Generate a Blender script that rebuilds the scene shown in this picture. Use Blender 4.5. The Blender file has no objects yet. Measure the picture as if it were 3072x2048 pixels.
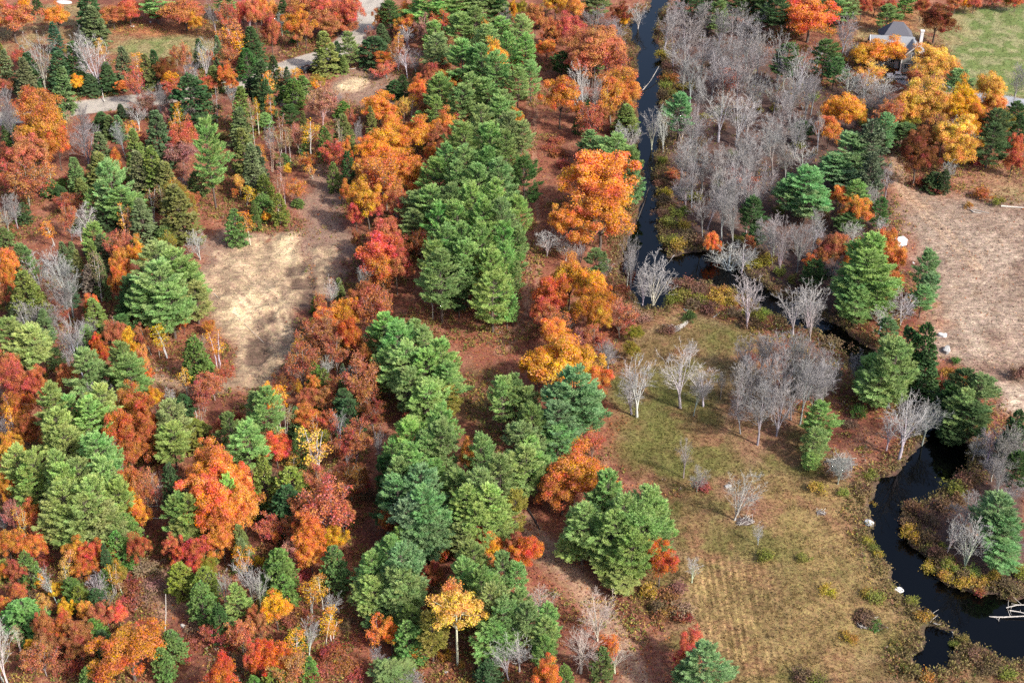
import bpy, math, random
import numpy as np
from mathutils import Vector, Matrix
# ------------------------------------------------------------------ camera, light, exposure
scene = bpy.context.scene
R = math.radians
cd = bpy.data.cameras.new('camera'); cam = bpy.data.objects.new('camera', cd)
scene.collection.objects.link(cam); scene.camera = cam
cd.lens = 50.0; cd.sensor_width = 36.0; cd.clip_start = 1.0; cd.clip_end = 9000.0
cam.location = (0, 0, 165.0); cam.rotation_euler = (R(55), 0, 0)
SUN_EL = 40.0; SUN_AZ = math.atan2(0.80, -0.60)          # azimuth of the sun seen from the place, from +Y towards +X
world = bpy.data.worlds.new('World'); scene.world = world; world.use_nodes = True
wn = world.node_tree.nodes; wl = world.node_tree.links
bg = wn['Background']; sky = wn.new('ShaderNodeTexSky'); sky.sky_type = 'NISHITA'; sky.sun_disc = False
sky.sun_elevation = R(SUN_EL); sky.sun_rotation = SUN_AZ; sky.altitude = 200
sky.air_density = 0.8; sky.dust_density = 3.5; sky.ozone_density = 1.0
wl.new(sky.outputs[0], bg.inputs[0]); bg.inputs[1].default_value = 0.125
sd = bpy.data.lights.new('sun', 'SUN'); sun = bpy.data.objects.new('sun', sd); scene.collection.objects.link(sun)
sd.energy = 3.1; sd.angle = R(2.5); sd.color = (1.0, 0.94, 0.86)
sdir = Vector((math.sin(SUN_AZ)*math.cos(R(SUN_EL)), math.cos(SUN_AZ)*math.cos(R(SUN_EL)), math.sin(R(SUN_EL))))
sun.rotation_euler = (-sdir).to_track_quat('-Z', 'Y').to_euler(); sun.location = sdir*400
vs = scene.view_settings; vs.view_transform = 'Standard'; vs.look = 'None'; vs.gamma = 1.0; vs.use_curve_mapping = False
vs.exposure = 1.2
scene.render.engine = 'CYCLES'
cy = scene.cycles; cy.max_bounces = 5; cy.diffuse_bounces = 3; cy.glossy_bounces = 2; cy.transmission_bounces = 3; cy.transparent_max_bounces = 4
cy.use_denoising = False; cy.caustics_reflective = False; cy.caustics_refractive = False
rng = np.random.default_rng(11); rnd = random.Random(5)
COL = scene.collection.objects

# ------------------------------------------------------------------ data in metres (x to the side, y away from the camera)
RIVER = [[(42.2,435.6),(42.0,413.4),(35.7,402.9),(33.7,388.0),(36.3,383.2),(34.8,371.6),(32.7,348.0),(32.5,332.1),(31.1,317.4),(31.3,306.9),(30.5,293.7),(27.7,281.3),(24.8,274.0),(23.8,265.5),(24.4,256.0),(27.2,248.6),(32.1,248.3),(33.6,252.1),(34.8,259.4),(40.5,258.4),(47.3,255.8),(51.5,250.2),(55.1,245.8),(59.2,241.5),(63.8,238.5),(66.1,233.5),(67.4,231.5),(67.9,226.4),(71.0,219.3),(75.4,216.1),(77.0,210.9),(76.9,204.0),(72.5,198.3),(69.9,195.0),(65.9,193.1),(64.6,190.7),(62.5,186.5),(62.1,183.5),(62.3,181.0),(61.4,176.7),(62.6,173.1),(63.6,171.1),(63.2,168.1),(63.8,165.7),(65.6,162.1),(67.7,159.6),(70.7,155.9),(74.8,153.8),(76.9,151.4),(83.3,151.5),(87.1,164.0),(82.3,163.2),(80.7,163.2),(78.6,164.1),(75.7,163.8),(74.3,165.5),(71.9,166.1),(70.0,167.0),(68.7,170.4),(68.0,173.4),(66.1,176.7),(66.4,179.5),(66.4,182.4),(67.2,183.9),(67.4,186.1),(70.2,188.3),(74.6,190.7),(78.0,193.6),(81.4,196.4),(83.2,202.1),(82.7,209.9),(82.3,218.2),(80.1,222.5),(76.3,225.8),(73.5,231.5),(70.6,235.9),(67.9,240.3),(65.0,243.9),(60.5,248.9),(56.3,254.1),(52.2,259.8),(48.7,266.9),(43.4,271.4),(38.2,271.1),(35.0,269.0),(34.3,274.0),(33.4,281.3),(34.7,293.7),(35.3,310.3),(38.3,328.4),(39.8,345.9),(41.9,362.8),(43.3,380.9),(41.5,388.0),(43.0,400.4),(45.1,408.1),(47.9,416.1),(50.7,435.6)],
 [(65.9,156.9),(68.5,156.2),(68.8,153.8),(67.0,151.4),(65.0,149.6),(62.8,148.8),(62.2,150.8),(64.4,152.6)]]
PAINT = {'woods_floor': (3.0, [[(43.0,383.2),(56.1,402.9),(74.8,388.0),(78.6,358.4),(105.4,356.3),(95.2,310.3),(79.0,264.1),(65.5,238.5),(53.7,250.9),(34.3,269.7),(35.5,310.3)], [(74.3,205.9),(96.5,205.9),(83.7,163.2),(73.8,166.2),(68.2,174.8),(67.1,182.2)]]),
 'lawn': (2.5, [[(127.7,410.7),(163.9,413.4),(143.6,348.0),(127.3,350.0),(123.3,369.4),(126.7,390.4)], [(-114.9,380.9),(-108.1,389.2),(-89.4,392.9),(-84.8,377.4),(-95.3,372.8),(-109.6,373.9)]]),
 'rough': (3.0, [[(-160.5,408.1),(-144.5,416.1),(-130.9,418.8),(-119.1,402.9),(-113.9,376.2),(-131.1,388.0),(-140.0,378.5),(-152.1,380.9)], [(-118.0,394.1),(-87.7,394.1),(-83.1,378.5),(-87.5,371.6),(-111.9,371.6)], [(103.5,410.7),(138.5,413.4),(130.6,383.2),(99.0,388.0)], [(111.5,310.3),(126.8,306.9),(121.9,290.6),(108.7,293.7)]]),
 'leafy_lawn': (3.0, [[(-120.0,402.9),(-89.2,402.9),(-87.2,391.7),(-117.4,391.7)], [(104.0,413.4),(124.0,412.1),(118.7,397.9),(101.4,395.4)]]),
 'bare_earth': (2.5, [[(-50.1,358.4),(-48.5,365.0),(-40.7,370.5),(-34.0,368.3),(-28.6,356.3),(-26.0,341.9),(-31.3,341.9),(-42.0,343.9),(-48.6,348.0)], [(-49.5,310.3),(-42.5,313.8),(-38.4,287.4),(-34.7,264.1),(-37.0,250.9),(-40.8,253.4),(-48.1,278.4),(-50.0,293.7)], [(-73.3,275.4),(-64.2,284.4),(-59.9,266.9),(-66.3,253.4)]]),
 'sand': (1.6, [[(-63.9,277.6),(-57.3,279.1),(-49.4,279.8),(-46.9,271.8),(-42.6,260.0),(-41.6,250.9),(-44.7,244.6),(-42.2,232.6),(-46.0,223.6),(-50.9,219.8),(-54.4,219.3),(-57.4,218.2),(-62.8,219.8),(-69.0,221.4),(-69.6,223.1),(-63.3,222.5),(-57.5,222.5),(-55.0,226.9),(-56.7,233.8),(-61.7,243.3),(-67.5,256.0),(-69.7,262.1),(-64.8,265.5),(-63.3,271.8)], [(-48.0,355.2),(-41.0,363.2),(-38.9,360.6),(-39.9,355.9),(-46.2,351.1)], [(-45.3,355.9),(-41.8,356.7),(-42.0,354.2),(-45.6,354.2)], [(-44.3,271.8),(-39.6,273.3),(-37.3,261.4),(-40.4,249.6),(-42.0,257.4)]]),
 'pale_sand': (2.4, [[(-53.1,276.2),(-48.5,278.4),(-47.8,269.7),(-45.9,260.0),(-48.5,264.1),(-50.9,265.5),(-53.5,271.1)], [(-59.5,250.9),(-55.2,254.7),(-51.1,245.8),(-54.5,240.9),(-58.3,243.3)], [(-47.6,355.9),(-44.9,360.6),(-40.5,362.3),(-39.7,358.4),(-44.0,355.9),(-46.4,353.1)], [(-44.9,355.9),(-41.3,356.7),(-41.8,353.4),(-45.5,352.5)]]),
 'pit_dark': (0.5, [[(-54.8,236.7),(-50.4,238.5),(-48.2,231.5),(-50.1,227.5),(-53.3,228.6)], [(-47.2,245.8),(-43.7,245.2),(-41.3,238.5),(-42.0,233.2),(-44.6,238.5)], [(-49.8,265.5),(-45.5,266.2),(-45.6,260.7),(-49.2,260.7)], [(-48.8,259.5),(-43.1,261.1),(-42.1,255.8),(-47.3,254.5)], [(-50.8,246.2),(-48.3,246.8),(-47.4,242.1),(-49.8,241.5)], [(-45.7,253.9),(-42.3,255.3),(-41.4,250.2),(-44.3,247.6)], [(38.3,159.2),(39.7,158.3),(41.2,155.7),(39.7,155.2)], [(53.6,161.2),(56.4,160.7),(58.8,158.1),(57.7,156.6),(54.7,157.3)]]),
 'field': (3.0, [[(24.9,250.9),(34.6,248.9),(48.5,243.3),(51.4,221.4),(52.8,203.0),(61.3,196.4),(65.1,191.8),(61.5,185.6),(60.6,175.6),(62.8,165.5),(67.5,158.1),(63.9,151.9),(65.6,142.7),(26.0,142.7),(22.7,163.2),(23.6,174.8),(28.7,187.4),(23.5,194.5),(18.0,203.0),(21.3,226.9)], [(59.2,149.2),(70.6,153.9),(82.5,149.2),(80.5,142.7),(57.7,142.7)]]),
 'field_green': (4.0, [[(37.4,242.1),(47.8,243.3),(44.2,231.5),(38.0,229.2)], [(20.3,221.4),(27.9,226.9),(35.9,216.1),(32.8,198.3),(25.4,196.4),(19.4,205.9)], [(32.0,203.0),(37.4,196.4),(36.2,182.2),(31.1,182.2),(27.4,191.8)], [(43.8,175.6),(48.8,178.9),(47.8,166.2),(42.4,166.2)]]),
 'field_gold': (4.0, [[(45.2,192.7),(62.8,191.8),(60.7,170.8),(59.6,156.0),(51.4,145.9),(35.8,145.9),(44.1,163.2)], [(27.2,171.6),(41.1,172.4),(40.8,151.9),(32.2,145.2),(28.7,158.9)]]),
 'field_litter': (4.0, [[(35.3,193.6),(42.8,192.7),(43.0,181.4),(34.2,179.7)], [(40.5,212.0),(50.6,216.1),(51.8,204.0),(41.7,197.3)], [(61.0,194.5),(62.8,189.1),(59.6,178.9),(58.0,182.2)], [(63.6,207.9),(68.5,202.1),(65.7,194.5),(62.1,200.1)]]),
 'tan_field': (3.0, [[(90.3,292.1),(96.1,300.2),(102.9,298.6),(111.5,292.1),(127.6,293.7),(101.2,208.9),(94.6,212.0),(92.1,221.4),(88.7,228.1),(84.5,229.8),(85.2,238.5),(88.2,250.9),(89.2,264.1),(88.2,272.5),(87.9,281.3)]]),
 'red_edge': (2.5, [[(87.5,252.1),(91.0,250.9),(89.3,238.5),(85.6,237.3),(86.3,244.6)], [(93.0,315.6),(98.4,310.3),(96.6,295.3),(90.1,287.4),(90.5,300.2)], [(99.3,306.9),(117.9,315.6),(125.8,303.5),(112.3,295.3),(99.3,293.7)]]),
 'pale_strip': (2.0, [[(92.7,240.9),(95.4,242.1),(94.9,231.5),(92.7,229.8)], [(94.7,221.4),(99.9,219.3),(97.4,210.9),(93.9,214.0)]]),
 'trail': (1.6, [[(97.1,322.8),(100.1,322.8),(95.8,310.3),(94.9,300.2),(97.6,289.8),(94.3,289.0),(91.8,298.2),(93.5,310.3)], [(3.6,179.7),(5.9,178.9),(13.2,167.0),(16.6,159.6),(21.2,145.2),(17.2,145.2),(13.3,157.4),(8.8,165.5),(3.5,172.4)], [(-70.1,223.6),(-69.0,224.7),(-59.1,220.4),(-60.1,218.7)], [(-59.9,169.3),(-54.8,170.8),(-51.8,161.0),(-55.6,158.9)]]),
 'green_shade': (3.5, [[(-10.2,224.7),(-5.0,226.9),(-2.3,218.2),(-4.1,209.9),(-9.8,210.9)]])}  # dark greenish patch: shadow cast by the pines, painted into the ground colour
ROADS = {'gravel_road': (4.2, [(-142.8,333.7),(-128.5,338.0),(-117.3,341.7),(-109.2,344.7),(-98.4,348.0),(-87.6,352.1),(-76.7,356.7),(-69.4,362.3),(-62.8,368.3),(-56.9,373.5),(-50.9,379.0),(-46.9,386.8),(-45.2,395.4),(-44.1,405.5),(-43.3,416.1),(-42.5,429.9)]),
 'driveway': (3.2, [(146.1,341.9),(136.0,345.5),(129.5,348.4),(122.1,350.9),(114.4,355.9),(108.2,360.6)])}
ROWS = [(22.0,238.5),(37.2,240.9),(38.5,205.9),(43.2,178.9),(43.3,151.9),(37.7,141.4),(26.8,141.4),(23.3,170.8),(26.4,187.4),(19.3,204.0)]
TRACKS = [(0.45, (0.36, 0.25, 0.17), [(100.0,326.5),(96.0,316.5),(93.6,306.9),(93.3,297.8),(95.7,286.7),(98.8,276.2),(101.6,264.1)]),
 (0.5, (0.33, 0.21, 0.14), [(2.2,182.2),(5.8,174.8),(13.1,164.0),(17.3,153.9),(19.6,143.9)]),
 (0.3, (0.22, 0.14, 0.1), [(-67.5,264.1),(-59.2,253.4),(-52.1,243.3),(-46.7,233.8)]),
 (0.35, (0.46, 0.34, 0.22), [(-65.5,269.7),(-56.2,261.4),(-48.6,248.3),(-45.9,238.5)]),
 (0.4, (0.3, 0.2, 0.13), [(-71.1,222.5),(-63.0,220.9),(-54.7,221.4),(-49.5,225.8)]),
 (0.4, (0.3, 0.17, 0.11), [(5.8,358.4),(4.5,319.2),(4.8,278.4),(3.7,244.6),(-2.4,232.6)])]
ROWS2 = [(27.5,174.8),(42.1,175.6),(41.3,151.9),(35.6,143.9),(29.1,143.9),(27.5,157.4)]
SEEDS = [(-135.5,395.6,"by the rough lawn of the golden tree"),
 (-108.1,395.6,"behind the small green lawn"),
 (-117.0,360.5,"among bare trees above the gravel road"),
 (-89.6,364.9,"between the small lawn and the road"),
 (-65.1,388.2,"in the red woods beyond the gravel road"),
 (-53.1,367.1,"beside the dark car on the road"),
 (-41.1,367.1,"around the bare earth by the road"),
 (-118.3,318.7,"in the orange grove below the gravel road"),
 (-92.4,329.9,"in the conifers below the gravel road"),
 (-65.2,335.7,"in the thicket by the brush pile"),
 (-98.4,294.8,"in the dark conifer thicket"),
 (-81.5,288.4,"in the spruce thicket behind the pit"),
 (-67.1,294.8,"by the lone tall pine behind the pit"),
 (-53.8,301.3,"in the thin birches behind the pit"),
 (-33.7,318.7,"in the amber row beside the pine stand"),
 (-29.1,259.3,"in the red row beside the sand pit"),
 (-23.3,400.7,"in the pines at the top of the stand"),
 (-3.3,362.7,"in the narrow head of the pine stand"),
 (-4.6,318.7,"in the middle of the pine stand"),
 (-11.8,282.2,"in the wide part of the pine stand"),
 (-7.9,242.6,"at the bare-trunked end of the pine stand"),
 (17.8,390.6,"in the russet wood by the upper stream"),
 (16.1,341.6,"between the trail and the upper stream"),
 (22.3,294.8,"around the giant orange oak by the stream"),
 (34.3,318.7,"on the bank of the blue straight stream"),
 (57.5,373.9,"in the grey wood above the stream"),
 (54.3,326.1,"in the grey wood beside the stream"),
 (50.2,280.7,"in the grey wood above the bend"),
 (81.7,351.9,"in the dark wood below the house"),
 (71.2,301.3,"in the pines between wood and field"),
 (106.4,362.7,"in front of the grey house"),
 (125.7,381.0,"by the green lawn of the house"),
 (119.3,335.7,"in the yellow grove below the house"),
 (102.3,308.1,"in the clump on the track bend"),
 (124.3,316.9,"in the evergreens by the driveway"),
 (78.7,264.8,"in the pines along the tan field"),
 (82.4,240.1,"in the hemlocks along the tan field"),
 (70.8,217.4,"by the stream below the tan field"),
 (29.4,256.6,"at the bend pool of the stream"),
 (46.7,252.7,"by the dark bend of the stream"),
 (11.4,248.8,"in the yellow and russet row by the trail"),
 (9.2,220.6,"in the orange row beside the mown field"),
 (22.9,214.2,"at the edge of the mown field"),
 (39.0,217.4,"in the bare group on the mown field"),
 (53.6,217.4,"in the bare thicket beside the stream"),
 (42.7,185.7,"standing alone on the mown field"),
 (87.0,207.1,"in the evergreens below the tan field"),
 (63.9,199.3,"by the white branches over the stream"),
 (78.5,175.6,"on the peninsula of the black stream"),
 (55.2,156.7,"in the golden grass by the stream"),
 (70.6,146.5,"on the lower bank of the black stream"),
 (28.5,149.8,"in the corner of the mown field"),
 (19.4,179.7,"in the pine island on the trail"),
 (10.6,185.7,"around the orange tree by the trail"),
 (5.3,212.2,"in the blue-green clump beside the trail"),
 (-21.3,217.4,"in the pine clump below the sand pit"),
 (-32.2,225.0,"in the russet strip below the sand pit"),
 (-94.9,256.6,"in the bare trees behind the big pine"),
 (-72.9,246.3,"in the big pine clump by the pit"),
 (-59.5,225.0,"at the sandy edge of the pit"),
 (-96.9,228.4,"in the pale pine by the red oaks"),
 (-76.4,225.0,"between the yellow birches and pines"),
 (-76.2,197.4,"in the large pale pine clump"),
 (-69.9,207.1,"in the russet oaks above the pale pines"),
 (-60.1,207.1,"in the pines below the sand pit"),
 (-51.9,188.3,"in the large orange group"),
 (-40.3,197.4,"in the thicket beside the orange group"),
 (-34.1,179.7,"in the russet clump by the lower path"),
 (-19.8,192.8,"in the blue-green pines of the lower stand"),
 (-6.6,184.0,"in the yellow-green pines of the lower stand"),
 (-20.0,164.0,"in the broad pine by the lower path"),
 (-6.1,160.3,"in the pines around the golden aspen"),
 (-7.9,149.1,"under the golden aspen"),
 (8.3,149.8,"in the pale bare clump by the trail"),
 (-78.6,171.6,"in the red thicket of the lower wood"),
 (-65.1,167.7,"in the birch tangle of the lower wood"),
 (-48.4,167.7,"in the green tangle above the yellow tree"),
 (-34.0,156.7,"around the round yellow tree"),
 (-68.4,153.2,"in the russet oaks of the lower wood"),
 (-56.3,149.1,"by the big orange oak of the lower wood"),
 (-41.2,149.8,"in the red scrub by the lower path"),
 (-27.4,153.2,"on the lower path")]
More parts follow.
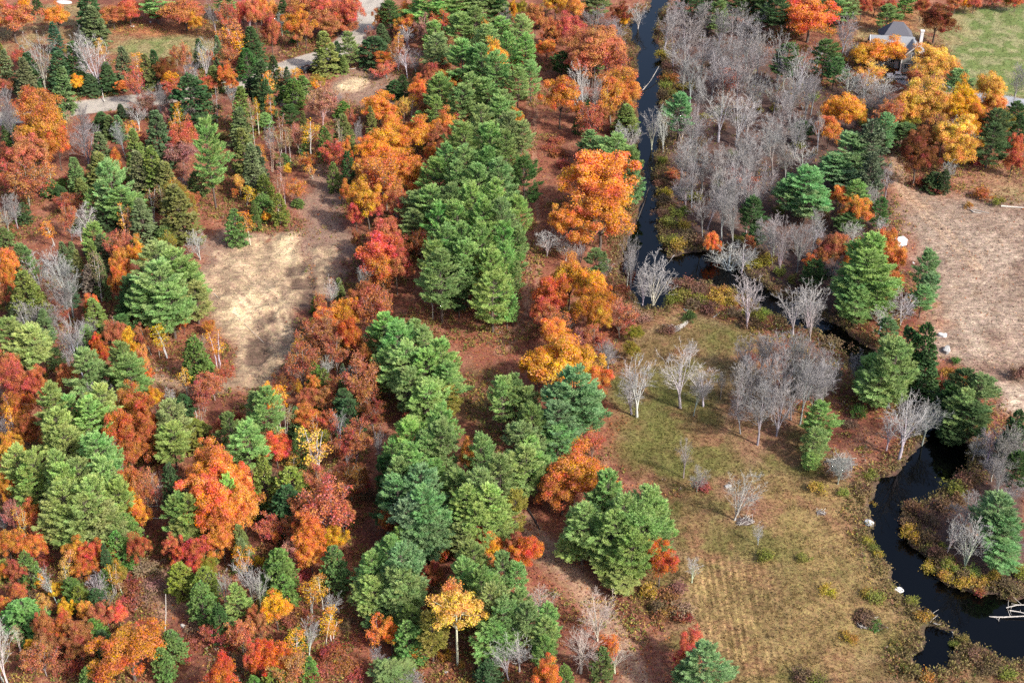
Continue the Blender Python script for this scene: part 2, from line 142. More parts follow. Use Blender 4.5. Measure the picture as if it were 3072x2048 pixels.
# every tree: kind, colour, x, y, height, crown width
DATA = """
O s -143.0 386.0 12.3 12.5;O y -146.1 407.1 5.3 3.0;H d -142.9 407.8 5.0 2.6;O a -132.3 392.3 8.7 7.6;S d -123.2 393.9 15.0 6.3;S g -119.9 385.4 11.2 6.2;O r -117.1 396.1 7.2 8.1;
O s -113.1 399.4 8.1 8.6;P g -104.8 399.6 10.7 7.7;O m -105.6 400.5 4.1 4.7;O s -95.4 394.5 10.0 12.3;O a -91.7 390.5 7.0 4.2;N p -84.6 385.2 12.9 4.1;L r -81.0 385.2 12.0 5.0;
O r -78.1 391.9 10.6 4.2;P g -85.7 403.4 8.2 5.2;O s -73.7 388.8 12.3 5.0;B y -74.3 368.3 12.4 3.6;L s -77.4 370.5 12.0 7.2;S b -129.2 378.7 9.3 3.7;S g -128.3 347.4 12.8 4.6;
S d -129.0 352.4 12.1 5.0;S g -135.3 354.0 11.9 3.9;O r -135.5 365.7 7.0 3.6;O o -136.8 355.1 7.9 3.1;O s -134.1 347.7 7.0 4.2;N w -125.8 352.4 16.2 7.7;N w -116.2 358.2 14.7 7.8;
N w -110.4 351.4 16.6 8.8;S d -121.2 354.2 10.9 5.8;S d -117.0 356.0 13.0 5.1;S g -117.2 340.0 12.7 5.3;O y -116.2 350.5 5.5 3.9;S d -108.2 352.4 8.8 4.3;S d -112.7 351.4 5.5 5.4;
S g -104.4 356.0 11.8 4.3;S y -98.4 356.0 9.7 3.9;S d -96.3 356.9 10.5 3.5;B a -101.0 355.1 10.3 3.1;O o -104.5 351.4 4.2 3.5;L r -98.3 344.2 10.0 4.2;O m -93.7 356.0 8.7 5.5;O y -92.0 353.3 5.7 4.3;
L r -90.5 349.6 4.6 5.8;L s -88.7 357.9 11.0 3.5;N p -85.9 351.1 11.0 3.9;N w -83.0 357.5 12.9 4.7;S d -86.6 368.4 8.5 2.8;S g -80.5 364.6 11.0 2.8;N w -83.7 348.6 9.2 2.3;B y -86.4 352.4 7.0 1.6;
O o -83.8 368.1 5.3 2.0;O o -76.4 351.3 8.8 4.3;O o -74.4 348.6 7.0 3.9;O s -81.1 351.4 5.1 5.4;S y -80.2 353.3 7.2 4.3;S d -71.9 368.7 11.9 6.0;H d -71.8 360.4 9.0 4.7;L s -77.1 363.6 8.0 5.2;
O o -119.5 326.0 14.1 10.6;O o -113.7 310.2 15.8 11.9;O s -113.8 300.0 13.2 8.9;O o -109.7 307.9 11.4 5.6;L s -113.0 290.8 11.4 8.7;N p -126.9 325.9 12.9 4.7;N p -124.0 317.9 12.0 4.7;
B a -110.2 299.9 5.9 2.8;H g -108.9 295.6 4.3 3.4;P g -116.7 328.7 7.4 4.1;N p -106.3 316.1 12.9 5.7;N p -104.0 311.0 11.0 7.1;S d -104.8 329.9 5.1 4.1;S g -102.1 326.5 6.0 3.3;
S g -99.4 324.9 6.8 3.3;S d -101.3 336.7 4.2 2.3;N w -95.6 329.9 6.5 4.8;N p -90.7 333.2 11.8 3.3;N p -93.8 339.1 7.0 4.2;N p -88.0 333.2 8.6 3.7;L p -94.5 336.3 7.0 5.3;B r -87.6 334.0 8.2 1.9;
H d -81.7 331.5 13.7 9.2;N w -83.6 331.5 6.1 5.2;S g -85.2 308.9 15.3 5.6;B a -97.3 325.0 4.5 1.8;S g -99.4 308.7 10.2 4.2;N g -95.6 314.6 9.2 3.6;S y -89.6 303.0 13.6 4.8;O s -90.8 314.0 7.0 3.6;
O r -80.0 312.6 11.4 6.7;L p -79.9 307.9 7.5 7.0;S g -86.0 292.7 13.6 4.7;S y -82.8 292.5 14.4 5.4;S y -80.3 290.1 11.9 5.0;P g -69.1 290.1 21.7 6.3;S y -68.4 328.8 12.8 4.8;B w -76.2 334.0 9.8 2.2;
S d -69.6 350.5 5.1 3.5;S g -67.5 319.7 11.0 4.7;S y -64.1 306.2 12.8 4.9;B p -64.3 319.5 14.0 1.8;B y -64.5 326.8 10.0 1.5;S g -60.7 295.6 13.6 4.7;S g -102.5 297.0 9.7 3.8;S y -97.7 299.2 9.7 5.5;
O o -94.5 301.9 8.8 3.5;S y -101.5 294.9 5.0 3.1;P g -89.8 281.4 16.0 6.5;P g -87.9 280.7 9.8 7.2;S d -87.5 297.0 7.7 4.1;S g -87.5 292.2 5.0 3.4;S d -92.0 280.8 10.2 3.9;P g -95.5 282.1 9.0 3.0;
S g -82.1 274.7 11.0 4.8;B p -82.3 282.7 9.4 2.3;B w -80.6 286.7 7.6 1.3;O e -75.1 280.4 12.3 5.6;S y -74.3 275.5 13.6 7.1;B a -76.8 285.2 10.0 2.0;N p -77.4 298.5 4.3 3.1;H g -73.9 296.3 6.2 3.8;
O s -74.1 288.1 5.8 3.7;L r -102.3 287.4 5.0 5.4;L s -99.1 275.6 9.0 3.9;N w -96.2 278.8 7.9 5.9;N w -114.3 278.8 6.8 4.3;N p -112.7 280.5 9.2 4.3;H d -111.8 283.7 5.0 3.0;B a -102.4 273.1 6.4 2.6;
O r -121.0 305.3 8.8 3.8;L r -118.4 295.4 9.0 4.1;O r -64.4 296.3 5.3 2.1;B y -62.4 290.8 5.4 2.4;O o -64.9 293.8 3.5 1.4;H g -61.4 273.6 9.0 3.9;B a -58.7 274.0 8.0 2.9;S y -58.2 280.5 7.6 2.0;
O o -73.6 396.4 10.6 4.7;O k -70.7 397.3 8.8 3.8;S d -67.0 393.9 10.2 3.8;O r -67.2 373.2 14.2 5.7;O o -61.2 381.3 12.2 7.4;O s -58.7 380.0 8.8 4.9;O s -60.2 395.5 12.3 9.3;O r -53.9 391.0 12.3 8.0;
O s -53.1 386.5 10.6 9.2;O r -47.6 391.0 12.3 8.0;O s -50.9 390.7 6.2 9.7;L s -48.2 392.8 4.5 6.8;S y -51.2 365.4 12.1 6.0;S d -48.3 368.3 8.2 3.2;P g -45.1 369.3 10.1 4.8;H d -38.3 370.3 8.6 7.7;
S y -46.5 366.0 5.1 2.4;S g -37.5 385.5 6.0 3.8;L p -40.3 379.7 8.0 2.5;O s -37.8 390.7 8.8 4.6;P d -35.2 390.6 10.7 5.9;O o -30.9 396.1 7.6 5.5;O o -30.9 387.3 7.9 6.3;P g -23.6 393.5 13.1 11.8;
P g -15.3 396.4 11.5 10.6;P g -8.5 395.3 11.5 10.2;P d -3.5 395.9 9.8 6.8;L r -20.5 387.5 9.0 6.3;O o -15.9 396.9 5.3 3.4;L p -24.9 383.7 9.0 4.6;N w -30.0 381.3 7.5 5.0;B a -32.4 374.6 8.0 2.4;
L s -32.5 368.5 8.0 4.4;O o -34.9 367.4 6.0 6.0;L r -34.4 361.6 4.3 5.6;N w -31.3 365.4 6.4 2.4;N w -28.7 361.6 8.9 3.2;N p -26.5 362.6 8.1 4.0;P g -22.0 375.1 10.7 5.3;P g -20.9 361.8 12.3 7.1;
P g -10.3 379.3 13.1 6.5;P g -14.3 377.0 12.3 6.9;P g -6.5 368.8 12.3 6.4;O k -7.3 379.0 10.6 2.5;P g -3.4 380.7 9.8 5.4;N p -1.0 391.9 8.3 3.8;O o -4.4 395.8 5.3 2.6;L s -16.7 372.8 7.0 4.1;
P g -13.1 352.3 14.8 7.7;P g -7.7 348.6 14.8 7.3;O a -4.4 356.8 13.2 6.6;P g -3.9 343.0 14.8 6.4;P g -1.7 364.6 11.5 4.4;O s -19.1 360.8 7.0 5.1;O s -22.1 352.3 8.8 4.7;O o -16.3 350.5 7.0 7.0;
O o -24.8 344.0 8.8 5.0;O s -21.5 346.8 7.9 5.8;L r -24.2 341.7 5.0 5.3;O s -22.5 334.5 6.2 3.4;H d -29.4 349.9 6.0 3.1;H d -31.3 348.4 5.0 4.2;P g -18.1 332.3 13.9 6.7;P g -18.6 325.5 11.5 4.4;
P g -10.3 330.6 14.8 6.3;P g -5.9 327.1 14.8 6.6;P g -12.4 325.5 13.9 7.3;P g -2.3 325.5 13.1 5.8;S d -65.8 346.5 11.9 5.0;S d -64.2 354.8 9.3 3.5;B a -63.9 345.2 9.1 2.7;B k -62.7 355.1 5.5 3.1;
B y -58.8 358.8 4.3 3.2;S d -60.4 353.8 6.8 2.3;H g -55.7 349.9 6.0 3.9;O e -52.6 355.1 3.5 3.9;O y -52.9 352.4 3.4 2.7;H g -57.3 343.0 8.0 4.6;S d -63.3 336.6 11.0 4.1;L p -48.9 333.2 11.0 7.4;
P d -56.6 330.3 6.6 4.1;N p -45.5 340.8 5.4 2.3;H g -44.1 337.4 4.5 3.4;L s -41.1 329.8 6.0 3.0;B p -42.1 339.1 5.8 1.5;O a -33.8 331.5 8.8 9.6;O o -30.8 326.0 7.0 5.1;O a -23.6 317.1 9.9 10.0;
O o -17.2 318.9 11.4 6.8;O s -16.6 311.1 10.6 5.7;L r -13.5 321.7 8.0 4.0;P g -23.2 327.0 6.6 2.9;O a -30.9 312.4 9.9 9.9;O a -33.3 305.0 10.6 6.3;O o -28.3 298.3 10.6 11.3;O o -33.6 293.1 11.4 5.1;
L o -29.2 288.8 13.0 8.7;O o -22.9 293.2 10.6 6.1;O o -19.7 308.6 7.0 3.2;O s -22.5 301.8 7.0 3.8;O a -32.3 278.2 13.2 7.1;O o -38.0 289.4 7.3 3.7;O r -30.7 279.8 8.8 4.3;O s -26.2 282.1 10.6 4.6;
O r -35.0 277.2 8.8 4.2;L r -26.0 278.4 10.0 3.9;O r -26.5 270.1 8.8 5.4;P g -7.7 309.9 16.4 6.3;P g -3.6 317.2 14.8 6.8;P g -0.8 309.2 14.8 5.3;P g -11.3 299.9 16.4 6.5;P g -5.5 299.9 16.4 6.8;
P g -1.1 294.7 16.4 5.7;P g -15.4 291.3 14.8 5.7;P g -10.2 286.0 17.2 6.6;P g -5.3 285.3 17.2 6.3;P g -16.8 286.4 13.9 6.0;P g -12.0 279.9 16.4 5.8;P g -7.5 279.2 16.4 6.2;P g -2.7 280.5 17.2 5.9;
P g -18.5 274.3 13.9 6.1;P g -13.6 271.3 16.4 5.7;P g -8.8 269.8 17.2 6.0;P g -3.9 271.1 17.2 6.0;P g -21.9 275.9 11.5 5.2;P g -21.6 269.6 10.7 5.4;P g -15.8 263.8 15.6 5.6;P g -11.2 263.0 16.4 5.6;
P g -6.2 262.9 17.2 5.6;P g -1.9 262.9 17.2 5.3;B y -49.9 314.0 10.3 3.9;L p -52.7 315.7 9.0 2.1;B w -56.8 313.2 8.7 1.4;B w -55.5 311.7 9.5 1.4;B w -54.5 312.4 8.7 1.4;N w -59.7 314.6 9.2 2.9;
P g -63.1 329.9 4.5 4.1;B w -52.4 315.5 7.2 2.1;B p -58.4 308.0 9.0 1.8;H g -55.6 309.4 4.0 2.8;H g -51.6 316.4 7.0 2.5;S y -41.3 316.5 11.0 4.6;N p -38.2 319.5 8.3 2.2;B w -42.2 312.3 12.0 1.4;
H g -45.7 313.4 9.0 3.2;L r -42.3 305.0 9.4 5.2;O o -40.4 306.7 9.7 3.5;H d -38.9 301.2 9.0 2.8;H g -42.1 297.9 8.0 2.7;L o -49.2 306.4 5.5 3.2;B a -48.0 304.2 4.3 2.1;B p -54.3 286.7 11.0 2.0;
B p -52.9 290.8 9.6 1.7;B p -53.3 287.4 9.1 1.3;L o -50.1 290.8 6.5 3.7;H y -57.5 291.5 8.0 3.4;H g -57.1 285.4 6.5 4.0;O y -56.1 282.8 3.5 2.0;H g -50.1 290.8 1.9 2.4;B w -57.9 285.4 6.5 1.3;
H y -52.9 281.9 8.0 3.0;O y -54.4 305.3 3.5 2.1;S d -60.2 301.9 10.2 3.1;O y 0.4 397.3 8.8 2.6;O a 13.0 403.8 8.6 6.9;O s 6.6 386.5 11.4 5.8;O o 18.2 396.4 10.6 5.5;O e 2.6 401.6 7.0 4.3;
O s 8.1 396.1 4.5 6.4;O r 16.3 379.1 12.3 7.8;O s 11.4 377.9 10.6 5.3;P g 2.5 373.2 12.9 6.1;P g 3.5 358.0 13.9 5.9;P d 11.5 381.2 7.4 3.3;O o 9.8 373.2 6.9 5.7;P d 13.6 363.5 6.9 5.2;
O s 18.9 364.6 14.1 9.5;O s 25.8 361.6 15.0 10.6;O s 21.6 355.8 14.1 11.7;L s 28.2 354.4 13.0 7.0;N p 23.1 385.3 11.0 7.5;N p 28.0 376.8 11.0 6.5;O m 31.2 394.0 8.8 5.1;O y 32.7 395.7 4.4 3.4;
P g 24.9 403.1 7.4 6.9;N w 37.3 397.2 9.4 5.5;P g 24.1 365.4 5.6 4.4;N w 18.7 332.3 17.3 6.3;N w 20.4 332.3 14.2 3.3;O o 2.0 360.7 7.2 4.0;P g 4.9 346.5 11.5 4.6;O c 12.3 330.7 14.9 8.8;
O c 27.6 340.0 13.2 9.8;O c 29.1 337.6 10.6 8.3;L o 25.5 333.2 11.0 6.7;P d 23.2 344.3 7.4 2.3;H d 18.6 334.2 8.0 3.0;H d 16.9 328.4 5.0 2.2;L s 20.2 323.5 10.0 6.2;O s 22.9 330.2 7.0 4.4;
S y 28.9 327.4 8.5 5.5;N w 26.4 317.1 8.3 4.7;N w 29.0 313.8 9.2 4.6;P b 18.8 313.3 8.2 4.6;P g 24.5 300.9 13.1 6.9;P g 27.8 294.3 13.1 5.7;P g 21.0 308.7 8.2 4.9;P b 27.6 289.5 11.5 5.4;
O o 18.5 283.5 17.6 15.7;O o 19.5 271.2 15.0 13.4;O o 12.1 271.4 11.4 8.6;O a 1.1 325.0 8.8 4.0;O s 2.1 307.3 5.3 2.8;P g 2.1 309.3 12.3 5.3;P d 3.0 287.1 13.9 6.3;P g 1.3 273.9 11.5 5.1;
P g 1.5 339.3 12.3 4.9;N w 35.0 320.2 12.7 5.0;N w 37.6 317.1 12.3 3.6;P b 41.9 324.6 12.3 6.2;N w 42.6 323.4 8.9 6.6;P g 60.0 389.6 11.0 5.4;N p 43.1 378.9 12.0 7.0;N p 48.6 367.2 14.7 9.2;
N p 44.7 366.4 12.9 7.2;N p 62.1 381.0 12.0 6.6;N p 65.0 367.3 13.8 7.6;N p 67.3 361.3 13.8 6.3;N p 55.5 361.3 13.8 7.1;N p 46.1 353.4 14.7 8.9;N p 51.2 357.4 13.8 6.6;N p 59.1 353.4 14.7 8.5;
N p 63.2 351.6 13.8 6.9;N p 47.0 343.3 13.8 7.2;N p 53.4 349.0 12.9 6.1;N p 55.7 343.4 12.9 6.4;N p 59.3 342.4 13.8 7.2;N p 62.6 334.3 13.8 6.7;N p 47.7 334.7 12.0 5.6;N w 52.1 323.4 12.8 8.3;
N w 56.3 321.8 14.3 9.0;N w 59.7 325.0 11.2 7.3;N p 44.4 317.7 12.9 5.4;N p 44.0 306.9 12.0 5.2;N p 40.2 299.4 12.0 5.5;N p 44.6 294.0 12.9 5.7;N p 48.5 293.8 13.8 6.4;N p 52.7 297.4 13.8 5.8;
N p 57.1 298.6 14.7 6.5;N p 54.6 291.6 13.8 6.0;N p 41.9 290.0 12.0 4.7;N p 50.8 287.6 12.9 6.0;N p 56.6 286.9 12.9 5.3;N p 40.6 289.4 7.7 6.0;N p 44.5 280.2 14.7 6.2;N p 47.2 275.2 13.8 6.1;
N p 53.1 278.5 13.8 5.8;N p 42.8 274.4 12.0 4.8;N p 49.4 271.5 12.9 5.1;L r 57.6 349.3 8.0 5.8;L r 53.4 293.6 8.0 5.8;L s 39.0 304.2 2.4 4.2;P d 53.3 275.3 10.7 4.8;N w 71.9 388.6 11.0 2.5;
P d 52.5 398.7 11.5 7.2;P d 59.1 401.0 11.5 7.7;N p 47.1 390.8 11.0 6.3;N p 54.6 387.4 12.0 6.7;P d 65.7 396.6 12.3 7.6;P d 70.5 394.4 12.3 7.2;N p 58.8 381.0 12.0 6.6;N p 65.7 383.1 12.0 6.2;
P d 73.1 393.9 10.7 6.3;N p 49.5 385.3 11.0 6.6;K y 42.6 375.9 2.0 3.7;K o 43.1 359.2 2.5 4.4;K y 45.0 353.7 2.0 2.7;K y 47.8 354.6 2.0 3.1;K e 37.1 311.8 2.0 2.1;K y 36.6 295.3 2.2 3.1;
K e 42.2 292.7 2.5 3.7;K m 43.3 366.9 2.0 4.0;K e 41.6 355.6 2.0 3.9;K m 40.3 349.2 2.0 3.5;K m 35.7 292.2 2.0 3.7;K e 38.6 287.1 2.2 4.0;K m 35.7 300.0 2.0 3.1;K y 39.3 280.7 2.0 3.0;
K e 35.8 282.1 2.0 4.0;K m 34.8 286.0 2.0 3.4;K r 11.0 323.3 1.3 4.0;K r 11.9 316.0 1.4 4.3;K r 12.8 310.3 1.2 3.6;K s 9.8 319.5 1.2 4.0;O u 85.1 386.0 12.3 16.2;P g 95.1 398.2 9.8 7.7;
P g 98.9 398.8 8.2 5.6;O r 103.7 401.8 7.9 5.2;O r 108.4 405.1 7.0 5.2;P g 117.5 405.4 7.4 4.8;O r 121.3 401.8 7.9 4.3;O r 112.2 402.8 7.0 3.0;O r 132.9 407.2 6.2 5.7;O r 138.5 407.2 6.2 4.4;
O r 151.4 408.4 6.2 4.8;O y 136.3 408.2 5.3 3.1;O e 149.7 410.4 4.4 2.6;O r 145.2 410.6 5.3 4.4;P d 75.6 389.0 13.1 7.5;P d 84.2 397.5 11.5 8.5;P d 84.6 359.7 11.5 6.7;P d 73.6 355.0 12.3 6.2;
P d 86.5 353.7 9.0 4.7;P g 109.6 393.9 8.0 5.9;O m 121.0 384.4 11.4 10.4;N p 92.0 371.4 13.8 6.4;N p 93.3 366.8 9.2 4.0;O a 96.5 366.4 7.9 8.0;O a 103.1 365.4 10.9 10.0;O a 101.3 368.3 7.3 6.8;
O k 113.5 357.8 11.4 9.8;O k 115.2 354.1 9.7 8.6;L k 108.6 353.0 8.0 3.5;L k 96.4 354.0 8.0 6.6;O s 108.0 351.4 7.0 4.7;O k 104.9 331.0 15.0 10.3;O k 100.4 327.1 12.3 7.3;O k 107.3 327.1 12.3 6.6;
O e 100.1 325.9 7.9 5.1;O y 113.7 328.4 15.0 7.0;O y 111.9 325.4 12.3 6.2;O y 114.6 323.9 11.4 5.5;O k 122.8 336.5 13.2 7.5;O k 123.1 332.5 9.7 5.9;P g 115.4 341.0 11.5 5.7;O s 120.0 353.2 7.0 3.5;
O y 111.3 315.7 11.4 5.4;O k 107.4 309.9 13.2 8.1;O k 105.6 314.1 11.4 5.7;O k 107.1 305.8 10.6 7.0;O o 116.4 321.4 11.4 4.3;O o 115.7 317.8 7.9 3.6;O e 122.6 321.6 9.7 5.1;P d 119.2 317.3 11.5 6.4;
P d 115.9 309.4 11.5 6.7;P d 126.5 325.4 9.8 4.4;H d 126.0 320.5 9.0 4.0;O r 122.1 309.0 9.7 3.9;O r 120.4 304.8 7.0 3.8;O s 122.1 304.2 6.2 2.8;K r 114.1 310.9 2.5 3.9;K r 112.5 312.6 2.0 2.9;
N p 132.2 343.4 11.6 4.6;N w 106.2 310.2 12.5 6.0;O m 95.7 300.0 13.2 8.9;O s 100.1 314.5 8.8 5.7;H d 100.7 299.2 4.3 4.8;H d 102.3 297.2 6.0 2.7;K r 96.8 300.5 2.5 2.4;N w 104.2 302.2 6.4 3.8;
O a 84.4 326.4 11.4 8.4;O a 80.8 327.4 9.7 5.1;O a 87.7 328.4 8.8 4.8;O o 79.0 319.3 8.8 5.8;L s 94.4 322.7 12.0 6.2;L m 94.2 325.8 8.0 3.7;N w 89.4 348.7 8.4 7.7;N w 93.3 347.0 8.3 5.4;
N w 97.0 342.1 10.1 7.6;N p 93.2 338.9 8.3 7.5;N w 71.6 354.2 17.1 4.6;N w 76.7 350.8 12.9 6.9;N w 86.4 359.7 7.7 4.7;N w 73.0 353.0 11.0 4.7;N w 85.0 368.9 8.3 4.0;N w 73.9 343.4 12.9 7.2;
N p 67.4 334.7 12.0 5.6;N p 70.9 331.9 12.9 6.3;N p 75.5 332.8 12.9 5.9;N p 63.9 316.3 12.0 5.4;N p 70.0 315.3 12.9 6.0;N p 78.0 338.2 12.0 4.9;N p 68.6 327.8 12.0 5.5;N p 63.3 305.9 12.9 6.3;
N p 65.5 301.1 11.0 4.8;N w 70.0 302.8 10.1 5.9;P d 72.8 322.9 5.7 4.4;P b 79.7 299.9 13.5 7.9;P b 76.2 297.4 9.8 6.8;P b 78.5 295.4 7.4 6.8;P b 91.1 315.7 11.5 5.0;H s 84.5 299.5 17.0 7.2;
H s 82.7 291.6 13.0 5.0;K y 88.8 303.4 2.5 1.7;K o 88.2 299.1 2.5 2.4;O o 75.7 286.1 7.9 4.3;P g 78.7 285.5 9.0 4.7;O o 78.6 279.4 7.9 5.9;O o 76.1 280.4 6.2 3.9;P d 75.9 278.5 4.9 5.2;
P b 67.2 285.4 12.5 8.9;P b 63.1 285.4 9.8 6.0;P b 66.6 282.1 9.0 6.6;N w 82.4 286.8 8.3 2.0;N p 83.9 285.7 7.4 3.3;P d 82.9 279.5 8.2 3.6;N w 83.4 275.6 5.5 2.9;N p 57.8 268.6 10.1 5.7;
N p 66.6 269.8 10.1 4.1;N w 74.9 272.8 6.4 3.5;P d 97.1 317.3 7.4 6.5;K o 110.8 294.7 2.6 4.4;K e 113.9 290.8 2.0 2.7;K a 106.5 289.9 1.3 2.0;K r 101.1 297.8 2.0 3.8;K r 104.0 299.6 1.8 3.1;
O o -104.7 251.9 12.3 5.2;O o -104.6 248.4 10.6 3.6;O s -104.3 244.6 7.9 2.4;P g -101.6 253.2 11.5 4.0;N w -99.7 253.0 9.7 6.1;N w -94.4 252.5 12.0 5.5;N p -90.9 244.2 12.9 7.1;
N p -90.4 241.1 9.2 4.4;H y -98.0 241.3 13.0 5.6;H y -96.9 241.5 10.0 4.4;S y -103.2 245.2 6.8 2.4;O a -102.4 248.5 2.6 1.8;N w -97.9 236.8 9.2 5.0;N p -93.1 237.1 8.3 4.4;S g -97.4 241.4 6.8 2.4;
S g -96.6 262.2 7.7 2.5;S g -95.3 263.4 7.0 2.2;S y -91.7 255.3 9.4 2.5;S y -87.6 253.5 12.8 3.3;S g -86.2 251.6 11.0 2.7;N w -96.9 275.1 4.1 4.2;S g -88.5 263.3 8.5 3.8;B w -86.4 250.2 12.2 2.1;
S s -88.7 251.9 8.0 3.0;P g -90.5 266.0 9.8 3.8;L s -84.3 261.7 11.0 4.7;O o -81.9 251.9 12.3 4.2;O o -80.2 246.5 11.4 4.5;O s -81.6 247.9 7.9 3.3;O a -79.3 258.3 11.4 4.6;P g -73.4 249.9 13.9 7.5;
P g -69.2 245.8 14.8 7.7;P g -70.6 240.1 15.6 8.8;P g -66.8 244.4 13.1 6.8;P l -64.4 241.7 9.8 5.9;P g -74.3 238.2 11.5 5.5;P g -68.4 237.0 12.3 7.6;P g -69.9 236.5 9.0 5.2;P d -77.4 242.0 11.5 4.4;
P d -78.1 241.1 7.4 3.8;O o -66.7 238.3 5.3 2.4;O m -74.8 238.4 6.0 3.5;O o -85.7 241.3 7.9 2.7;S y -84.2 238.9 8.5 3.8;P d -78.1 235.4 6.6 4.1;P l -96.7 224.9 12.4 6.4;P l -92.0 222.9 11.5 7.0;
N p -83.4 222.8 14.7 5.3;N p -86.8 226.4 8.3 3.1;L r -91.3 240.2 5.0 1.8;S g -94.0 235.9 7.6 3.2;P g -85.3 234.1 4.9 2.6;N w -84.2 235.0 6.4 2.6;O s -78.0 229.4 9.7 4.0;O f -81.4 227.1 7.9 2.6;
O y -76.1 229.7 7.2 3.4;O y -74.2 228.5 5.3 2.6;O f -80.1 225.6 7.0 3.7;B y -68.4 230.2 8.4 3.1;B a -70.2 230.2 4.6 1.4;L s -72.0 231.2 7.0 3.2;P g -79.2 214.2 12.3 5.7;P g -73.0 216.6 12.3 4.6;
P g -71.3 214.4 11.5 6.0;P d -77.3 216.0 8.2 4.1;O o -70.4 219.8 5.3 2.5;L k -70.8 222.4 8.0 2.5;O s -84.5 217.3 7.9 3.3;O s -95.4 217.0 10.6 4.4;O r -92.1 212.0 10.6 6.2;O s -88.8 213.1 9.7 4.1;
O s -88.7 213.8 7.0 3.3;O u -89.9 205.5 9.7 5.6;O u -87.4 199.8 8.8 4.2;O a -89.0 195.9 7.9 4.1;N w -95.5 214.0 5.5 1.9;P d -87.7 223.4 6.6 2.8;N p -92.0 202.4 7.4 2.4;H g -61.1 222.6 10.0 4.2;
H g -59.9 222.9 4.9 3.7;B w -61.9 228.8 8.0 1.7;B y -57.9 226.8 8.4 2.3;B w -61.2 228.8 6.0 1.1;O o -61.6 238.1 3.5 2.7;B a -62.2 217.8 7.6 1.9;L r -54.9 218.9 6.0 2.8;L s -56.8 216.4 6.2 4.7;
L s -58.4 212.8 6.8 4.1;P l -81.5 200.4 14.8 5.4;P l -73.7 200.8 14.8 5.2;P g -78.8 200.9 12.3 4.2;P l -79.3 194.3 13.9 5.8;P l -74.8 197.6 13.9 5.9;P g -71.0 187.9 13.9 5.7;P l -77.5 191.9 12.3 5.1;
O u -69.4 203.9 12.3 6.0;O u -66.3 201.2 11.4 5.5;O u -68.6 197.1 12.3 5.7;O u -65.0 196.8 10.6 5.2;O u -67.3 193.8 9.7 5.6;O y -66.9 211.5 6.8 3.0;N w -64.6 214.6 4.1 2.2;H d -61.4 211.5 5.1 3.0;
P l -61.2 200.3 11.5 5.2;P l -59.8 195.0 10.7 5.1;H y -57.9 202.4 5.7 5.3;O s -53.4 202.2 6.2 2.4;O s -50.4 205.8 5.3 1.9;P g -50.1 198.9 9.8 3.4;P g -46.6 194.1 11.5 5.6;P g -46.9 205.3 9.8 3.2;
O o -50.8 187.2 13.2 6.0;N w -68.7 267.0 7.4 5.4;H g -77.3 273.4 5.0 3.9;O r -27.3 264.9 10.6 7.5;O r -27.4 255.4 12.3 10.1;O r -24.9 258.6 11.4 5.6;O s -24.3 252.9 10.6 5.2;L s -29.2 254.7 8.3 7.4;
L o -26.5 249.8 10.0 4.5;O s -34.1 268.3 6.2 1.9;L m -19.7 263.3 10.0 3.8;P g -14.1 252.9 16.4 6.0;P g -10.0 252.9 16.4 6.0;P g -6.1 252.8 17.2 5.7;P g -2.2 254.1 16.4 5.2;P g -15.3 250.5 13.9 5.1;
P g -9.3 248.4 15.6 6.0;P g -4.2 245.6 15.6 5.6;P g -1.3 247.9 15.6 4.5;P g -14.4 242.0 17.1 6.7;P y -6.6 247.8 13.1 4.5;P g -9.9 246.8 12.3 5.4;P g -3.9 238.9 14.4 6.7;P g -1.0 240.5 10.7 3.8;
P d -10.9 244.2 8.6 3.9;D w -16.4 243.4 9.1 1.8;O s -30.4 243.1 9.7 5.3;L s -28.9 236.9 12.0 6.4;L s -26.6 241.8 8.0 3.3;O a -32.3 235.3 10.6 4.3;O o -36.9 234.5 9.7 4.9;L s -36.0 227.6 11.0 5.7;
O f -31.8 227.4 11.4 4.8;O s -31.2 227.9 7.9 4.0;L s -38.4 227.4 9.0 4.8;L r -40.4 219.2 10.0 5.3;L s -34.1 223.4 9.0 4.5;O u -28.3 220.8 8.8 3.9;L s -28.4 212.3 12.0 5.9;N w -29.2 214.9 8.3 4.1;
O s -26.3 216.3 7.9 3.3;L s -26.9 211.3 9.0 4.9;N w -35.9 222.0 6.6 3.4;H g -37.8 218.5 7.0 2.5;H g -35.6 216.2 7.0 2.5;O a -40.7 216.1 5.3 1.9;O o -37.3 215.4 6.2 3.0;L m -43.1 214.8 7.0 4.1;
O s -38.3 210.7 7.0 3.5;O o -37.6 204.9 7.0 4.2;H d -31.0 209.0 8.0 4.0;H d -29.7 205.9 8.0 4.5;L s -33.9 214.3 6.0 2.5;H g -31.7 214.3 6.0 2.2;L m -25.4 205.5 8.0 4.0;P g -24.8 227.6 11.5 5.4;
P g -18.8 225.4 11.5 5.1;P g -21.9 220.5 13.9 6.1;P g -26.8 229.5 8.2 4.3;P g -16.5 220.7 13.1 4.7;P g -13.0 215.7 13.9 6.3;P g -19.9 214.8 13.9 6.2;P g -15.6 213.1 13.1 6.2;P g -23.4 216.4 10.7 4.9;
P g -12.4 211.7 11.5 5.7;P g -18.7 209.4 11.5 5.6;P g -15.4 207.3 10.7 6.7;P y -12.3 208.7 8.2 4.8;O r -19.2 206.5 4.4 2.1;P g -12.7 195.5 13.9 5.1;P g -18.0 193.9 12.3 5.1;P g -12.0 191.1 13.9 5.8;
P g -14.8 190.7 12.3 5.0;P g -20.7 191.6 9.8 3.5;O o -7.8 190.5 11.4 2.8;P g -5.3 189.1 12.3 4.3;B k -42.4 204.5 10.4 1.8;B w -41.7 204.5 8.4 1.3;P g -44.2 202.0 13.1 4.7;O a -45.7 209.3 8.8 3.2;
